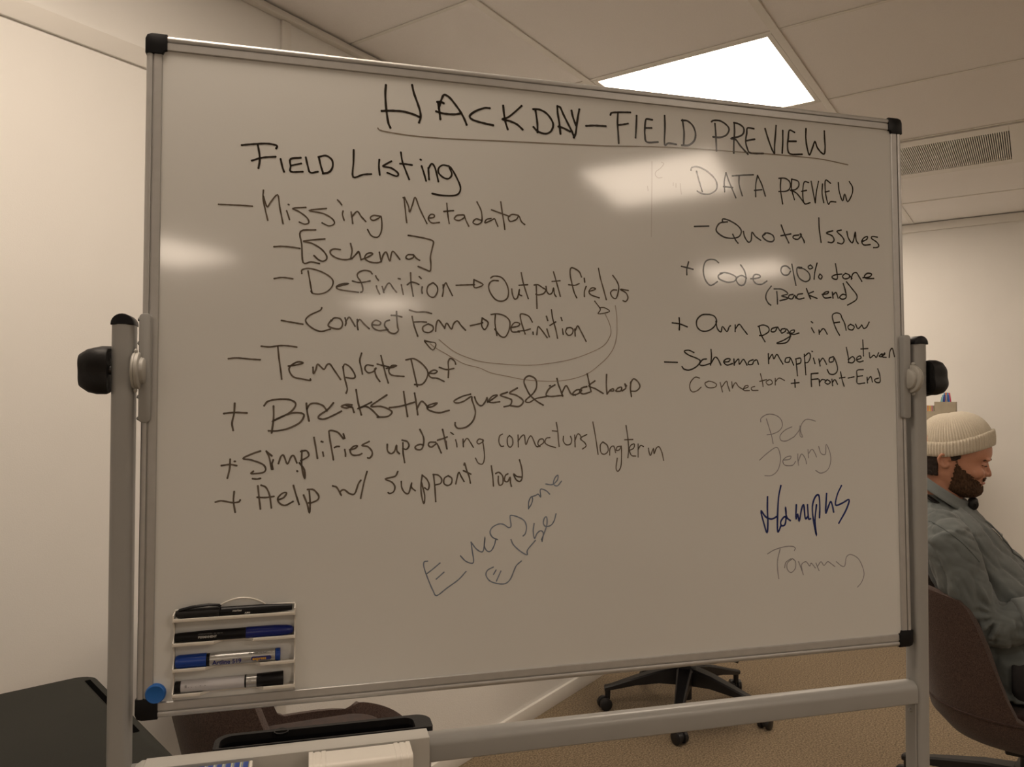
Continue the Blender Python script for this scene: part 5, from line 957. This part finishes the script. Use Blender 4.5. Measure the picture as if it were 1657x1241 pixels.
def colz(x): return 1.113 - 0.585*(x+0.069)          # upper edge slopes down to the throat
for (g, dz_) in ((-0.004, -0.006), (0.000, 0.000), (0.004, 0.001), (0.011, -0.008), (0.019, -0.022), (0.025, -0.030)):
    r_ = []
    for i in range(n+1):
        a = PI*0.10 + (2*PI-2*PI*0.10)*i/n; c, s = math.cos(a), math.sin(a)
        x = -0.036+c*(0.068+g); y = s*(0.066+g*1.4)
        point = math.exp(-(min(i, n-i)/3.2)**2)
        z = colz(x) + dz_*(1+0.15*point) - (0.004*point if dz_ < -0.01 else 0)
        r_.append(col.bm.verts.new((x+0.006*point*(dz_ < -0.01), y, z)))
    rows.append(r_)
for A, B in zip(rows, rows[1:]):
    for i in range(n): col.bm.faces.new((A[i], A[i+1], B[i+1], B[i]))
co_ = col.build('collar', M_shirt, shirt, ang=60)
md = co_.modifiers.new('t', 'SOLIDIFY'); md.thickness = 0.0022; md.offset = 0
# open placket: folded strip down the front with a pale T-shirt edge beneath
def strip(name, ys, zs_, m_, off, th):
    b = MB(); L = []; Rr = []
    for z in zs_:
        for y, lst in ((ys[0], L), (ys[1], Rr)):
            q = on_shirt(Vector((0.6, y, z)), Vector((-1, 0, 0)), off)
            lst.append(b.bm.verts.new(q if q else Vector((0.1, y, z))))
    for i in range(len(L)-1): b.bm.faces.new((L[i], L[i+1], Rr[i+1], Rr[i]))
    o = b.build(name, m_, shirt, ang=180); md = o.modifiers.new('t', 'SOLIDIFY'); md.thickness = th; md.offset = 0; return o
strip('placket', (-0.018, 0.020), [1.00-0.012*i for i in range(34)], M_shirt, 0.0030, 0.003)
strip('pale_undershirt', (-0.060, -0.045), [0.986-0.006*i for i in range(6)], mat('undershirt_cotton', (0.62, 0.60, 0.56), 0.9), 0.0040, 0.0015)['label'] = 'narrow strip of pale undershirt showing at the chest'
for k in range(6):
    q = on_shirt(Vector((0.6, 0.001, 0.96-0.07*k)), Vector((-1, 0, 0)), 0.0045)
    if q: MB().lathe([(0, 0.0), (0, 0.0055), (0.0015, 0.005), (0.0018, 0.0)], q, (1, 0, 0.2), 14).build('button', M_seam, shirt)
# trousers and shoes
tr = MB(); loft(tr, [(0.66, 0.22, 0.03, 0.135), (0.58, 0.24, 0.03, 0.150), (0.530, 0.22, 0.04, 0.145)], [0.66-0.01*i for i in range(14)], 32, 2.2)
for s in (-1, 1):
    hip, kn, an = Vector((0.15, s*0.095, 0.608)), Vector((0.57, s*0.13, 0.612)), Vector((0.605, s*0.13, 0.205))
    tr.tube([hip, hip.lerp(kn, 0.5), hip.lerp(kn, 0.93), kn+Vector((0.015, 0, -0.03)), kn.lerp(an, 0.4), an], [0.090, 0.084, 0.070, 0.066, 0.062, 0.056], 18)
tro = tr.build('trousers', M_trous, pm, ang=180); remesh(tro, 0.009, 4)
for s in (-1, 1):
    b = MB(); b.tube([(0.555, s*0.13, 0.168), (0.60, s*0.13, 0.175), (0.67, s*0.135, 0.165), (0.74, s*0.14, 0.155), (0.79, s*0.142, 0.149)], [(0.036, 0.034), (0.044, 0.038), (0.034, 0.042), (0.026, 0.045), (0.018, 0.030)], 18)
    o = b.build('shoe', M_shoe, pm, ang=180)
    MB().prism([(0.520, s*0.13-0.030), (0.62, s*0.13-0.034), (0.74, s*0.14-0.044), (0.80, s*0.142-0.022), (0.80, s*0.142+0.022), (0.74, s*0.14+0.044), (0.62, s*0.13+0.034), (0.520, s*0.13+0.030)], 0.1235, 0.137, 'z', bev=0.003).build('sole', M_black, o)
# phone held in both hands
ph = bpy.data.objects.new('smartphone', None); C.objects.link(ph); ph.location = man(0.440, 0, 0.787); ph.rotation_euler = (0, -0.75, FA); ph.empty_display_size = 0.05
tag(ph, 'black smartphone held by the seated man below his chin', 'phone')
MB().prism(rrect(-0.072, 0.072, -0.035, 0.035, 0.009, 5), -0.004, 0.004, 'z', bev=0.001).build('phone_body', M_black, ph, ang=35)
# headphones resting round his neck
hp = empty('headphones', (1.1*HX, 1.1*HY, 0), FA, 'black headphones hanging around the neck, under his chin', 'headphones')
arc = [(-0.030+0.084*math.cos(a), 0.082*math.sin(a), 1.078-0.52*(0.084*math.cos(a)+0.07)) for a in [0.62+ (2*PI-1.24)*k/30 for k in range(31)]]
MB().tube(arc, [(0.0055, 0.009)]*31, 10).build('headband', M_blackmatte, hp)
for s in (-1, 1):
    c0 = Vector((0.050, s*0.034, 1.050)); ax = Vector((0.45, s*0.88, -0.1)).normalized()
    cu = MB().lathe([(-0.007, 0.0), (-0.007, 0.012), (-0.004, 0.0155), (0.004, 0.0155), (0.007, 0.013), (0.009, 0.007), (0.0095, 0)], c0, ax, 28).build('earcup', M_blackmatte, hp, ang=40)
    MB().lathe([(0.0096, 0.0), (0.0096, 0.006), (0.0108, 0.005), (0.0110, 0)], c0, ax, 24).build('cover', M_black, cu)

# true proportions: the figure is built in measured coordinates, then sized to its place further back
def bake(o):
    if o.data and not o.get('_b'):
        for v in o.data.vertices: v.co = Vector((v.co.x*0.865*1.1, v.co.y*1.1, v.co.z*1.1-0.135))
        o.data.update()
    for c in o.children: bake(c)
bake(pm); bake(hp)
for q in (pm, ):
    pass
